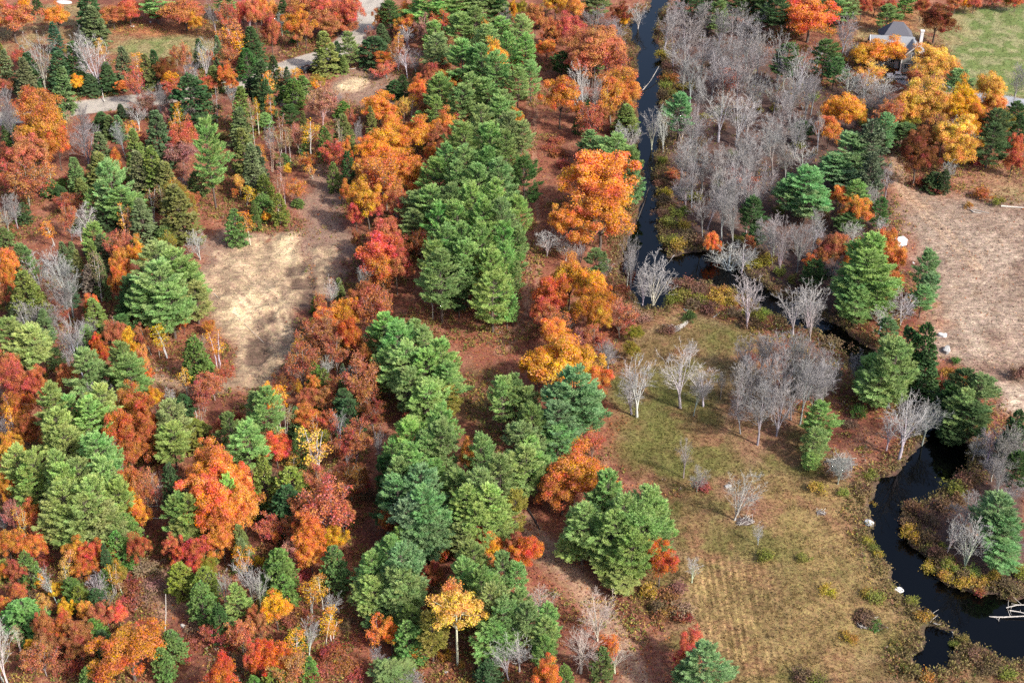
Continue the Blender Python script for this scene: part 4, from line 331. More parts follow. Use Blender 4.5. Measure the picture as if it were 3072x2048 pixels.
N p -75.0 211.1 7.7 3.0;N g -30.4 251.3 8.9 2.9;H d -43.3 183.5 3.1 2.5;S d -65.5 167.7 8.1 2.0;K m 80.9 290.1 1.2 2.3;K e 54.0 338.7 2.1 3.3;B w -113.5 327.1 6.7 2.2;L s -33.0 215.9 4.9 3.3;
L s -34.7 239.4 6.4 2.8;S g -81.1 336.0 5.3 2.3;K e -89.8 261.5 1.5 2.9;L k -85.5 365.8 6.1 2.5;N g -120.6 376.0 8.8 2.7;K e -86.2 195.8 1.7 3.1;K m -81.9 267.5 1.4 2.3;B y -114.8 304.5 8.1 1.9;
K g -53.3 284.9 1.4 3.0;N p 76.0 316.8 10.9 3.3;K e -73.5 324.9 1.6 2.8;N w -75.2 180.2 6.7 2.7;K e 70.3 268.7 1.3 2.2;N g -66.9 390.5 6.9 3.5;N w -69.1 189.9 6.2 2.9;N p 55.1 301.1 12.7 3.5;
B k -40.9 199.6 6.4 1.9;K m -42.2 193.2 1.2 2.5;K e -108.0 247.5 2.3 3.2;K m -55.8 191.4 1.7 3.0;N p 42.3 305.1 10.3 4.8;H d -80.6 184.5 6.0 2.6;S g -100.9 239.2 6.2 2.3;S g -124.4 322.0 5.6 2.2;
K g -64.4 202.8 1.9 3.2;L s -63.5 157.8 4.7 2.5;S g -75.2 402.4 5.5 2.0;K e 78.2 269.7 1.7 2.5;S g -84.6 335.2 5.6 2.1;L p -40.7 224.3 4.8 2.6;K g -107.2 251.9 1.2 2.4;L s -39.0 243.4 6.7 2.5;
H g -54.9 183.1 4.6 2.1;S d -75.2 242.2 8.3 2.5;H d -133.4 364.1 4.8 2.4;K e 90.2 332.0 2.0 2.0;K m 53.9 331.3 1.7 2.5;S y -35.4 326.4 8.6 2.3;K e -49.5 207.6 1.9 3.0;L p -118.5 353.6 4.7 3.2;
H g -146.4 375.1 5.9 2.7;S g -136.1 369.9 6.3 1.8;K g -90.4 273.1 1.6 3.0;
"""

# ------------------------------------------------------------------ materials
def mat(name): 
    m = bpy.data.materials.new(name); m.use_nodes = True; m.node_tree.nodes.clear()
    return m, m.node_tree.nodes, m.node_tree.links
def N(nodes, t, **kw):
    n = nodes.new(t)
    for k, v in kw.items():
        if k.startswith('i_'): n.inputs[k[2:].replace('_', ' ')].default_value = v
        elif k.startswith('n'): n.inputs[int(k[1:])].default_value = v
        else: setattr(n, k, v)
    return n
def leaf_material(name, hue=0.03, val=(0.62, 1.35), sat=0.12, transl=0.35, patch=0.25, rough=False):
    """foliage: the colour of the tree (object colour) varied from leaf to leaf and from limb to limb"""
    m, n, l = mat(name)
    oi = n.new('ShaderNodeObjectInfo'); at = N(n, 'ShaderNodeAttribute', attribute_name='tint')
    tc = n.new('ShaderNodeTexCoord'); nz = N(n, 'ShaderNodeTexNoise', i_Scale=patch, i_Detail=2.0)
    add = N(n, 'ShaderNodeVectorMath', operation='ADD'); l.new(tc.outputs['Object'], add.inputs[0])
    cmb = n.new('ShaderNodeCombineXYZ'); mr = N(n, 'ShaderNodeMath', operation='MULTIPLY', n1=57.0); l.new(oi.outputs['Random'], mr.inputs[0])
    l.new(mr.outputs[0], cmb.inputs[0]); l.new(cmb.outputs[0], add.inputs[1]); l.new(add.outputs[0], nz.inputs['Vector'])
    hm = N(n, 'ShaderNodeMapRange', n1=0.3, n2=0.7, n3=0.5-hue, n4=0.5+hue); l.new(nz.outputs[0], hm.inputs[0])
    at2 = N(n, 'ShaderNodeAttribute', attribute_name='tint2')
    hj = N(n, 'ShaderNodeMapRange', n1=0.0, n2=1.0, n3=-hue*0.6, n4=hue*0.6); l.new(at2.outputs['Fac'], hj.inputs[0])
    hs = N(n, 'ShaderNodeMath', operation='ADD'); l.new(hm.outputs[0], hs.inputs[0]); l.new(hj.outputs[0], hs.inputs[1])
    vm = N(n, 'ShaderNodeMapRange', n1=0.0, n2=1.0, n3=val[0], n4=val[1]); l.new(at.outputs['Fac'], vm.inputs[0])
    sm = N(n, 'ShaderNodeMapRange', n1=0.0, n2=1.0, n3=1.0-sat, n4=1.0+sat); l.new(at2.outputs['Fac'], sm.inputs[0])
    hsv = n.new('ShaderNodeHueSaturation'); l.new(hs.outputs[0], hsv.inputs[0]); l.new(sm.outputs[0], hsv.inputs[1]); l.new(vm.outputs[0], hsv.inputs[2]); l.new(oi.outputs['Color'], hsv.inputs[4])
    d = n.new('ShaderNodeBsdfDiffuse'); t = n.new('ShaderNodeBsdfTranslucent'); mx = N(n, 'ShaderNodeMixShader', n0=transl)
    l.new(hsv.outputs[0], d.inputs[0]); l.new(hsv.outputs[0], t.inputs[0]); l.new(d.outputs[0], mx.inputs[1]); l.new(t.outputs[0], mx.inputs[2])
    o = n.new('ShaderNodeOutputMaterial'); l.new(mx.outputs[0], o.inputs[0]); return m
def bark_material(name, use_obj=True, col=(0.12, 0.09, 0.07), var=0.5, scale=2.0):
    m, n, l = mat(name)
    tc = n.new('ShaderNodeTexCoord'); mp = N(n, 'ShaderNodeMapping'); mp.inputs['Scale'].default_value = (scale*2, scale*2, scale*0.6)
    nz = N(n, 'ShaderNodeTexNoise', i_Scale=1.0, i_Detail=5.0, i_Roughness=0.7)
    l.new(tc.outputs['Object'], mp.inputs[0]); l.new(mp.outputs[0], nz.inputs['Vector'])
    mr = N(n, 'ShaderNodeMapRange', n1=0.3, n2=0.7, n3=1-var, n4=1+var*0.6); l.new(nz.outputs[0], mr.inputs[0])
    mul = N(n, 'ShaderNodeVectorMath', operation='SCALE'); l.new(mr.outputs[0], mul.inputs['Scale'])
    if use_obj:
        oi = n.new('ShaderNodeObjectInfo'); l.new(oi.outputs['Color'], mul.inputs[0])
    else: mul.inputs[0].default_value = col
    b = N(n, 'ShaderNodeBsdfPrincipled', i_Roughness=0.9); b.inputs['Specular IOR Level'].default_value = 0.2
    l.new(mul.outputs[0], b.inputs['Base Color'])
    bp = N(n, 'ShaderNodeBump', i_Strength=0.5, i_Distance=0.03); l.new(nz.outputs[0], bp.inputs['Height']); l.new(bp.outputs[0], b.inputs['Normal'])
    o = n.new('ShaderNodeOutputMaterial'); l.new(b.outputs[0], o.inputs[0]); return m
def plain(name, col, rough=0.6, metal=0.0, var=0.12, scale=1.5, spec=0.4):
    m, n, l = mat(name)
    tc = n.new('ShaderNodeTexCoord'); nz = N(n, 'ShaderNodeTexNoise', i_Scale=scale, i_Detail=6.0, i_Roughness=0.65); l.new(tc.outputs['Object'], nz.inputs['Vector'])
    mr = N(n, 'ShaderNodeMapRange', n1=0.3, n2=0.7, n3=1-var, n4=1+var); l.new(nz.outputs[0], mr.inputs[0])
    mul = N(n, 'ShaderNodeVectorMath', operation='SCALE'); mul.inputs[0].default_value = col; l.new(mr.outputs[0], mul.inputs['Scale'])
    b = N(n, 'ShaderNodeBsdfPrincipled', i_Roughness=rough, i_Metallic=metal); b.inputs['Specular IOR Level'].default_value = spec
    l.new(mul.outputs[0], b.inputs['Base Color']); o = n.new('ShaderNodeOutputMaterial'); l.new(b.outputs[0], o.inputs[0]); return m
M = {
 'needle': leaf_material('needles', hue=0.022, val=(0.6, 1.4), sat=0.15, transl=0.36, patch=0.3),
 'spray': leaf_material('evergreen_sprays', hue=0.022, val=(0.5, 1.4), sat=0.15, transl=0.2, patch=0.4),
 'leaf': leaf_material('autumn_leaves', hue=0.034, val=(0.6, 1.3), sat=0.14, transl=0.42, patch=0.36),
 'bark': bark_material('bark_dark', False, (0.115, 0.09, 0.075)),
 'bark_obj': bark_material('bark_pale', True, var=0.35),
}
COLOURS = {
 'P': {'g': (0.285, 0.420, 0.145), 'l': (0.370, 0.475, 0.155), 'b': (0.235, 0.385, 0.170), 'd': (0.110, 0.185, 0.070), 'y': (0.370, 0.385, 0.095)},
 'S': {'g': (0.165, 0.225, 0.095), 'd': (0.085, 0.140, 0.060), 'y': (0.205, 0.240, 0.075), 'b': (0.090, 0.160, 0.110), 's': (0.240, 0.195, 0.160)},
 'H': {'g': (0.145, 0.235, 0.066), 'd': (0.070, 0.130, 0.050), 'y': (0.205, 0.240, 0.058), 's': (0.150, 0.195, 0.110)},
 'O': {'o': (0.68, 0.270, 0.080), 's': (0.53, 0.205, 0.100), 'r': (0.54, 0.165, 0.092), 'R': (0.62, 0.145, 0.080), 'm': (0.25, 0.088, 0.046), 'y': (0.72, 0.40, 0.048),
       'a': (0.72, 0.345, 0.070), 'c': (0.60, 0.265, 0.075), 'u': (0.53, 0.200, 0.070), 'k': (0.74, 0.425, 0.115), 'e': (0.33, 0.28, 0.055), 'f': (0.60, 0.175, 0.055), 'p': (0.44, 0.215, 0.155),
       'g': (0.10, 0.20, 0.03), 'w': (0.4, 0.34, 0.2)},
 'N': {'w': (0.40, 0.385, 0.37), 'p': (0.275, 0.258, 0.252), 'g': (0.27, 0.28, 0.26), 'k': (0.46, 0.39, 0.33)},
}
COLOURS['K'] = {'y': (.42, .31, .07), 'o': (.40, .17, .06), 'e': (.25, .25, .065), 'm': (.21, .135, .085), 'r': (.38, .12, .075), 's': (.32, .135, .075), 'p': (.33, .20, .15), 'g': (.10, .20, .05), 'a': (.45, .25, .07)}
for k in 'LBA': COLOURS[k] = COLOURS['O']

# ------------------------------------------------------------------ mesh helpers
def link(name, mesh, m, parent=None):
    o = bpy.data.objects.new(name, mesh); COL.link(o)
    if m is not None and not mesh.materials: mesh.materials.append(m)
    if parent is not None: o.parent = parent
    return o
def from_quads(name, V, F, smooth=False, tint=None, tint2=None, nper=4, col=None):
    me = bpy.data.meshes.new(name); V = np.asarray(V, np.float32); F = np.asarray(F, np.int32)
    me.vertices.add(len(V)); me.vertices.foreach_set('co', V.ravel())
    me.loops.add(F.size); me.loops.foreach_set('vertex_index', F.ravel())
    me.polygons.add(len(F)); me.polygons.foreach_set('loop_start', np.arange(len(F), dtype=np.int32)*F.shape[1])
    if smooth: me.polygons.foreach_set('use_smooth', np.ones(len(F), bool))
    for nm, a in (('tint', tint), ('tint2', tint2)):
        if a is not None:
            at = me.attributes.new(nm, 'FLOAT', 'FACE'); at.data.foreach_set('value', np.asarray(a, np.float32))
    if col is not None:
        at = me.attributes.new('col', 'FLOAT_COLOR', 'POINT'); at.data.foreach_set('color', np.asarray(col, np.float32).ravel())
    me.update(calc_edges=True); return me
def unit(v): return v/np.maximum(np.linalg.norm(v, axis=-1, keepdims=True), 1e-9)
def diamonds(C, D, L, W, r, flat=None):
    """leaf shapes: pointed quads with centre C, long axis D, length L, width W, random (or given) facing"""
    n = len(C); ref = r.normal(size=(n, 3)) if flat is None else flat
    S = unit(np.cross(D, ref)); L = np.broadcast_to(L, n)[:, None]; W = np.broadcast_to(W, n)[:, None]
    V = np.stack([C-D*L*.5, C+S*W*.5+D*L*.08, C+D*L*.5, C-S*W*.5+D*L*.08], 1).reshape(-1, 3)
    return V, np.arange(4*n).reshape(n, 4)
def tubes(segs, sides=4):
    """segs: (p0, p1, r0, r1) rows -> open tapered prisms in one mesh"""
    A = np.array([np.r_[s[0], s[1], s[2], s[3]] for s in segs], float)
    p0, p1, r0, r1 = A[:, :3], A[:, 3:6], A[:, 6:7], A[:, 7:8]
    d = unit(p1-p0); ref = np.where(np.abs(d[:, 2:3]) > .9, [[1., 0, 0]], [[0, 0, 1.]]); u = unit(np.cross(d, ref)); v = np.cross(d, u)
    a = np.arange(sides)*2*np.pi/sides; ring = np.cos(a)[None, :, None]*u[:, None]+np.sin(a)[None, :, None]*v[:, None]
    V = np.concatenate([p0[:, None]+ring*r0[:, None], p1[:, None]+ring*r1[:, None]], 1).reshape(-1, 3)
    i = np.arange(sides); j = (i+1) % sides; f = np.stack([i, j, j+sides, i+sides], 1)
    F = (np.arange(len(A))[:, None, None]*2*sides+f[None]).reshape(-1, 4)
    return V, F
def path(pts, r0, r1):
    n = len(pts)-1
    return [(np.array(pts[i]), np.array(pts[i+1]), r0+(r1-r0)*i/n, r0+(r1-r0)*(i+1)/n) for i in range(n)]
def box(V, F, c, s, rz=0.0, taper=(1, 1)):
    b = len(V); co, si = math.cos(rz), math.sin(rz)
    for z in (-1, 1):
        for x, y in ((-1, -1), (1, -1), (1, 1), (-1, 1)):
            k = (1, 1) if z < 0 else taper
            X, Y = x*s[0]/2*k[0], y*s[1]/2*k[1]; V.append((c[0]+X*co-Y*si, c[1]+X*si+Y*co, c[2]+z*s[2]/2))
    F += [(b, b+3, b+2, b+1), (b+4, b+5, b+6, b+7), (b, b+1, b+5, b+4), (b+1, b+2, b+6, b+5), (b+2, b+3, b+7, b+6), (b+3, b, b+4, b+7)]
def poly_mesh(name, V, F, bevel=0):
    me = bpy.data.meshes.new(name); me.from_pydata([tuple(v) for v in V], [], F); me.update(); return me
def boxes_mesh(name, *bx):
    V, F = [], []
    for b in bx: box(V, F, *b)
    return poly_mesh(name, V, F)
def thing(name, label, cat, loc=(0, 0, 0), rz=0.0, group=None):
    o = bpy.data.objects.new(name, None); COL.link(o); o.location = loc; o.rotation_euler = (0, 0, rz); o.empty_display_size = 0.5
    o['label'] = label; o['category'] = cat
    if group: o['group'] = group
    return o
def tag(o, label, cat, group=None):
    o['label'] = label; o['category'] = cat
    if group: o['group'] = group
    return o

# ------------------------------------------------------------------ terrain
def hash2(ix, iy, s):
    h = (ix.astype(np.int64)*374761393+iy.astype(np.int64)*668265263+s*1442695041) & 0x7fffffff
    h = (h ^ (h >> 13))*1274126177 & 0x7fffffff
    return ((h ^ (h >> 16)) & 0xffff)/65535.0
def vnoise(x, y, s=0):
    ix, iy = np.floor(x), np.floor(y); fx, fy = x-ix, y-iy; fx = fx*fx*(3-2*fx); fy = fy*fy*(3-2*fy)
    a, b, c, d = hash2(ix, iy, s), hash2(ix+1, iy, s), hash2(ix, iy+1, s), hash2(ix+1, iy+1, s)
    return (a*(1-fx)+b*fx)*(1-fy)+(c*(1-fx)+d*fx)*fy
def fbm(x, y, s=0, o=4, g=0.55):
    t = 0; a = 1; k = 0
    for i in range(o): t = t+a*vnoise(x, y, s+i*7); k += a; a *= g; x = x*2.03+13.1; y = y*2.03+7.7
    return t/k
def sdist(px, py, poly):
    """signed distance to a polygon, positive inside"""
    P = np.array(poly, float); d = np.full(px.shape, 1e9); ins = np.zeros(px.shape, bool)
    for (ax, ay), (bx, by) in zip(P, np.roll(P, -1, 0)):
        ex, ey = bx-ax, by-ay; t = np.clip(((px-ax)*ex+(py-ay)*ey)/(ex*ex+ey*ey+1e-12), 0, 1)
        d = np.minimum(d, (px-ax-t*ex)**2+(py-ay-t*ey)**2)
        c = ((ay > py) != (by > py)) & (px < ex*(py-ay)/(ey if abs(ey) > 1e-9 else 1e-9)+ax); ins ^= c
    d = np.sqrt(d); return np.where(ins, d, -d)
def pdist(px, py, line):
    d = np.full(px.shape, 1e9)
    for (ax, ay), (bx, by) in zip(line, line[1:]):
        ex, ey = bx-ax, by-ay; t = np.clip(((px-ax)*ex+(py-ay)*ey)/(ex*ex+ey*ey+1e-12), 0, 1); d = np.minimum(d, (px-ax-t*ex)**2+(py-ay-t*ey)**2)
    return np.sqrt(d)
def sstep(a, b, x): t = np.clip((x-a)/(b-a), 0, 1); return t*t*(3-2*t)
def masks(x, y):
    """what the ground is made of at (x, y): dict of 0..1 masks"""
    wx = (fbm(x*.11, y*.11, 3)-.5)*9+(fbm(x*.5, y*.5, 4)-.5)*3; wy = (fbm(x*.11, y*.11, 5)-.5)*9+(fbm(x*.5, y*.5, 6)-.5)*3
    m = {}
    for k, (soft, polys) in PAINT.items():
        v = np.zeros(x.shape)
        f = 0.45 if k in ('sand', 'pale_sand', 'trail', 'pale_strip', 'pit_dark') else 1.0
        for p in polys: v = np.maximum(v, sstep(-soft, soft, sdist(x+wx*f, y+wy*f, p)))
        m[k] = v
    rx = x+(fbm(x*.40, y*.40, 8)-.5)*2.8; ry = y+(fbm(x*.40, y*.40, 9)-.5)*2.8
    r = np.full(x.shape, -1e9)
    for p in RIVER: r = np.maximum(r, sdist(rx, ry, p))
    m['river'] = r+.9*sstep(262, 222, y)
    for k, (hw, line) in ROADS.items(): m[k] = sstep(hw+.5, hw-.5, pdist(x+(fbm(x*.3, y*.3, 21)-.5)*.9, y+(fbm(x*.3, y*.3, 22)-.5)*.9, line))
    return m
def height(x, y, m):
    z = (fbm(x*.06, y*.06, 31)-.5)*1.2+(fbm(x*.5, y*.5, 32)-.5)*.22
    s = m['sand']
    z = z+s*((fbm(x*.22, y*.22, 33)-.5)*1.8+(np.abs(fbm(x*.16, y*.16, 34)-.5))*-2.4+.4)
    z = z-m['pit_dark']*.6; z = z+m['tan_field']*(fbm(x*1.1, y*1.1, 36)-.5)*.25+m['field']*(fbm(x*.9, y*.9, 37)-.5)*.18
    flat = np.maximum(m['gravel_road'], m['driveway']); z = z*(1-flat*.85)
    bank = sstep(-2.5, 0.2, m['river']); z = z*(1-bank)-.12*bank
    return z-1.9*sstep(-.25, 1.9, m['river'])
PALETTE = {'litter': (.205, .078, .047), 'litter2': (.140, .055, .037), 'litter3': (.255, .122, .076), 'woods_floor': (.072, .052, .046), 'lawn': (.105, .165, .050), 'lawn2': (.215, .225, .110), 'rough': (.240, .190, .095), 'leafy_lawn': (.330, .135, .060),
 'bare_earth': (.225, .150, .110), 'sand': (.34, .245, .155), 'sand2': (.235, .165, .110), 'pale_sand': (.52, .395, .245), 'field': (.132, .100, .042), 'field2': (.190, .138, .070), 'field_green': (.108, .112, .032), 'field_gold': (.235, .162, .068), 'field_litter': (.220, .110, .072), 'pit_dark': (.095, .060, .045),
 'tan_field': (.245, .190, .145), 'tan2': (.325, .255, .195), 'red_edge': (.270, .140, .088), 'pale_strip': (.40, .31, .235), 'trail': (.300, .185, .120), 'green_shade': (.085, .075, .030), 'mud': (.050, .038, .029), 'gravel_road': (.35, .315, .27), 'driveway': (.30, .31, .33)}
def ground_colour(x, y, m):
    C = {k: np.array(v) for k, v in PALETTE.items()}
    def mix(a, b, t): return a*(1-t[..., None])+b*t[..., None]
    n1 = fbm(x*.09, y*.09, 41); n2 = fbm(x*.35, y*.35, 42); n3 = fbm(x*.8, y*.8, 43)
    c = mix(np.broadcast_to(C['litter'], x.shape+(3,)), C['litter2'], sstep(.45, .68, n1)); c = mix(c, C['litter3'], sstep(.5, .7, n2)*.7)
    for k in PAINT:
        b = np.broadcast_to(C[k], x.shape+(3,))
        if k == 'lawn': b = mix(b, C['lawn2'], sstep(.42, .62, n2)*.9)
        if k == 'sand': b = mix(b, C['sand2'], sstep(.42, .62, n2)); b = mix(b, C['litter'], sstep(.6, .72, n1*.6+n3*.4)*.8)
        if k == 'field': b = mix(b, C['field2'], sstep(.4, .65, n2)); b = mix(b, C['field_green'], sstep(.46, .62, n1)*.8); b = mix(b, C['litter3'], sstep(.52, .66, fbm(x*.16, y*.16, 47))*.55)
        if k == 'tan_field': b = mix(b, C['tan2'], sstep(.42, .65, n1*.5+n2*.5)); b = mix(b, C['sand2']*.8, sstep(.55, .75, n3)*.6); b = mix(b, C['bare_earth']*.72, sstep(.48, .66, fbm(x*.05, y*.05, 48))*.75); b = mix(b, C['pale_strip'], sstep(.60, .72, fbm(x*.07, y*.05, 49))*.5)
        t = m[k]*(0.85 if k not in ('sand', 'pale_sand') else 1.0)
        if k in ('field_green', 'field_gold', 'field_litter', 'red_edge', 'green_shade', 'leafy_lawn', 'rough'): t = t*sstep(.22, .62, n2*.6+n3*.4)
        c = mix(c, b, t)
    for w_, col_, line in TRACKS:
        d_ = np.abs(pdist(x+(fbm(x*.2, y*.2, 51)-.5)*1.5, y+(fbm(x*.2, y*.2, 52)-.5)*1.5, line)-.95); c = mix(c, np.array(col_), sstep(w_+.35, w_-.25, d_)*(.45+.5*n3))
    bank = sstep(-1.3, .2, m['river']); c = mix(c, C['mud'], bank*.9)
    for k in ROADS:
        b = mix(np.broadcast_to(C[k], x.shape+(3,)), C[k]*.78, sstep(.4, .7, n2)); c = mix(c, b, m[k])
    return c
def ground():
    def axis(lo, hi, step, far):
        a = list(np.arange(lo, hi+1e-6, step)); s = step; e = hi
        out = []
        while e < far: s *= 1.5; e += s; out.append(e)
        s = step; e = lo; pre = []
        while e > -far: s *= 1.5; e -= s; pre.append(e)
        return np.array(pre[::-1]+a+out)
    xs = axis(-172, 172, .62, 6000); ys = axis(130, 425, .62, 6500)
    X, Y = np.meshgrid(xs, ys); m = masks(X, Y); Z = height(X, Y, m); c = ground_colour(X, Y, m)
    nx, ny = len(xs), len(ys); i = np.arange(nx*ny).reshape(ny, nx)
    F = np.stack([i[:-1, :-1], i[:-1, 1:], i[1:, 1:], i[1:, :-1]], -1).reshape(-1, 4)
    me = from_quads('ground', np.stack([X, Y, Z], -1).reshape(-1, 3), F, True, col=np.concatenate([c, np.ones(c.shape[:2]+(1,))], -1).reshape(-1, 4))
    rows = (m['field']*np.maximum(.45*sstep(-3, 20, sdist(X, Y, ROWS)), sstep(-6, 9, sdist(X, Y, ROWS2)))).astype(np.float32)
    at = me.attributes.new('rows', 'FLOAT', 'POINT'); at.data.foreach_set('value', rows.ravel())
    clod = np.maximum(m['tan_field'], m['sand']*.7).astype(np.float32)
    at = me.attributes.new('clod', 'FLOAT', 'POINT'); at.data.foreach_set('value', clod.ravel())
    road = np.maximum(m['gravel_road'], m['driveway']).astype(np.float32)
    at = me.attributes.new('road', 'FLOAT', 'POINT'); at.data.foreach_set('value', road.ravel())
    mt, n, l = mat('ground')
    a = N(n, 'ShaderNodeAttribute', attribute_name='col'); tc = n.new('ShaderNodeTexCoord')
    def noise(sc, det=4.0, ro=.65, src=None):
        q = N(n, 'ShaderNodeTexNoise', i_Scale=sc, i_Detail=det, i_Roughness=ro); l.new((src or tc.outputs['Object']), q.inputs['Vector']); return q
    def rng_(src, a0, a1, b0, b1):
        q = N(n, 'ShaderNodeMapRange', n1=a0, n2=a1, n3=b0, n4=b1); l.new(src, q.inputs[0]); return q.outputs[0]
    def mth(op, x, y):
        q = N(n, 'ShaderNodeMath', operation=op)
        for k, v in enumerate((x, y)):
            if isinstance(v, (int, float)): q.inputs[k].default_value = v
            else: l.new(v, q.inputs[k])
        return q.outputs[0]
    fine = noise(2.6, 6.0, .75); mid = noise(.55, 4.0); tiny = noise(9.0, 2.0)
    v = mth('MULTIPLY', rng_(fine.outputs[0], .3, .7, .55, 1.45), rng_(mid.outputs[0], .3, .7, .78, 1.22))
    v = mth('MULTIPLY', v, rng_(tiny.outputs[0], .3, .7, .8, 1.2))
    # mown rows in the field and furrows/clods in the bare field
    ar = N(n, 'ShaderNodeAttribute', attribute_name='rows'); mp = N(n, 'ShaderNodeMapping'); mp.inputs['Rotation'].default_value = (0, 0, R(4)); mp.inputs['Scale'].default_value = (1, .12, 1)
    l.new(tc.outputs['Object'], mp.inputs[0]); rw = noise(1.5, 3.0, .5, mp.outputs[0])
    wv = N(n, 'ShaderNodeTexWave', i_Scale=.27, i_Distortion=2.6, i_Detail=2.0); wv.inputs['Detail Scale'].default_value = 1.5; l.new(mp.outputs[0], wv.inputs['Vector'])
    rr = mth('ADD', rng_(wv.outputs['Fac'], .40, .95, .86, 1.42), rng_(rw.outputs[0], .3, .7, -.28, .28))
    rowv = mth('ADD', mth('MULTIPLY', ar.outputs['Fac'], mth('SUBTRACT', rr, 1.0)), 1.0); v = mth('MULTIPLY', v, rowv)
    ac = N(n, 'ShaderNodeAttribute', attribute_name='clod'); cl = noise(.9, 7.0, .82)
    clv = mth('ADD', mth('MULTIPLY', ac.outputs['Fac'], mth('SUBTRACT', rng_(cl.outputs[0], .34, .64, .5, 1.4), 1.0)), 1.0); v = mth('MULTIPLY', v, clv)
    mp2 = N(n, 'ShaderNodeMapping'); mp2.inputs['Rotation'].default_value = (0, 0, R(-38)); mp2.inputs['Scale'].default_value = (.35, 2.2, 1); l.new(tc.outputs['Object'], mp2.inputs[0]); sc_ = noise(.8, 5.0, .7, mp2.outputs[0])
    scv = mth('ADD', mth('MULTIPLY', ac.outputs['Fac'], mth('SUBTRACT', rng_(sc_.outputs[0], .35, .65, .72, 1.25), 1.0)), 1.0); v = mth('MULTIPLY', v, scv)
    ard = N(n, 'ShaderNodeAttribute', attribute_name='road'); v = mth('ADD', mth('MULTIPLY', v, mth('SUBTRACT', 1.0, mth('MULTIPLY', ard.outputs['Fac'], .7))), mth('MULTIPLY', ard.outputs['Fac'], .7))
    hs = n.new('ShaderNodeHueSaturation'); l.new(a.outputs['Color'], hs.inputs[4]); l.new(v, hs.inputs[2])
    hn = noise(1.3, 3.0); l.new(rng_(hn.outputs[0], .3, .7, .478, .522), hs.inputs[0])
    b = N(n, 'ShaderNodeBsdfPrincipled', i_Roughness=.95); b.inputs['Specular IOR Level'].default_value = .1; l.new(hs.outputs[0], b.inputs['Base Color'])
    bp = N(n, 'ShaderNodeBump', i_Strength=.9, i_Distance=.16); l.new(mth('ADD', fine.outputs[0], mth('MULTIPLY', cl.outputs[0], ac.outputs['Fac'])), bp.inputs['Height']); l.new(bp.outputs[0], b.inputs['Normal'])
    o = n.new('ShaderNodeOutputMaterial'); l.new(b.outputs[0], o.inputs[0])
    g = link('ground', me, mt); g['kind'] = 'structure'; g['label'] = 'leaf strewn ground with sandy pit, mown field and gravel road'
    return xs, ys, Z, m
GX, GY, GZ, GM = ground()
def gz(x, y):
    i = min(max(int(np.searchsorted(GX, x)), 0), len(GX)-1); j = min(max(int(np.searchsorted(GY, y)), 0), len(GY)-1); return float(GZ[j, i])
def water():
    xs = np.arange(-30, 185, 4.0); ys = np.arange(120, 440, 4.0); X, Y = np.meshgrid(xs, ys); i = np.arange(X.size).reshape(X.shape)
    keep = np.ones((len(ys)-1, len(xs)-1), bool)
    r = np.full(X.shape, -1e9)
    for p in RIVER: r = np.maximum(r, sdist(X, Y, p))
    for dj in (0, 1):
        for di in (0, 1): pass
    near = np.maximum.reduce([r[:-1, :-1], r[1:, :-1], r[:-1, 1:], r[1:, 1:]]) > -5
    F = np.stack([i[:-1, :-1], i[:-1, 1:], i[1:, 1:], i[1:, :-1]], -1)[near]
    me = from_quads('water', np.stack([X, Y, np.full(X.shape, -.50)], -1).reshape(-1, 3), F.reshape(-1, 4))
    mt, n, l = mat('stream_water')
    b = N(n, 'ShaderNodeBsdfPrincipled', i_Roughness=.03, i_IOR=1.33); b.inputs['Base Color'].default_value = (.0008, .0009, .001, 1)
    tc = n.new('ShaderNodeTexCoord'); nz = N(n, 'ShaderNodeTexNoise', i_Scale=1.2, i_Detail=3.0); l.new(tc.outputs['Object'], nz.inputs['Vector'])
    bp = N(n, 'ShaderNodeBump', i_Strength=.06, i_Distance=.03); l.new(nz.outputs[0], bp.inputs['Height']); l.new(bp.outputs[0], b.inputs['Normal'])
    o = n.new('ShaderNodeOutputMaterial'); l.new(b.outputs[0], o.inputs[0])
    w = link('water', me, mt); w['kind'] = 'structure'; w['label'] = 'dark winding stream'
water()

# ------------------------------------------------------------------ tree prototypes: (trunk mesh, crown mesh, height, width, trunk material, crown material)
LIB = {}
def crown_mesh(name, C, D, L, W, r, flat=None, group=None):
    V, F = diamonds(C, D, L, W, r, flat); n = len(C)
    t = r.random(n)*.55+(group if group is not None else r.random(n))*.45
    return from_quads(name, V, F, tint=t, tint2=r.random(n))
def tube_mesh(name, segs, sides=5):
    V, F = tubes(segs, sides); return from_quads(name, V, F, smooth=True)
def up(n): return np.tile([0, 0, 1.], (n, 1))
def conifer_trunk(r, H, r0, lean=.02):
    p = [(0, 0, -.6)]; x = y = 0
    for k in range(1, 9):
        x += r.normal()*lean*H*.12; y += r.normal()*lean*H*.12; p.append((x, y, H*k/8))
    return np.array(p), path(p, r0, .03)
def axis_at(p, z): return np.array([np.interp(z, p[:, 2], p[:, 0]), np.interp(z, p[:, 2], p[:, 1]), z])
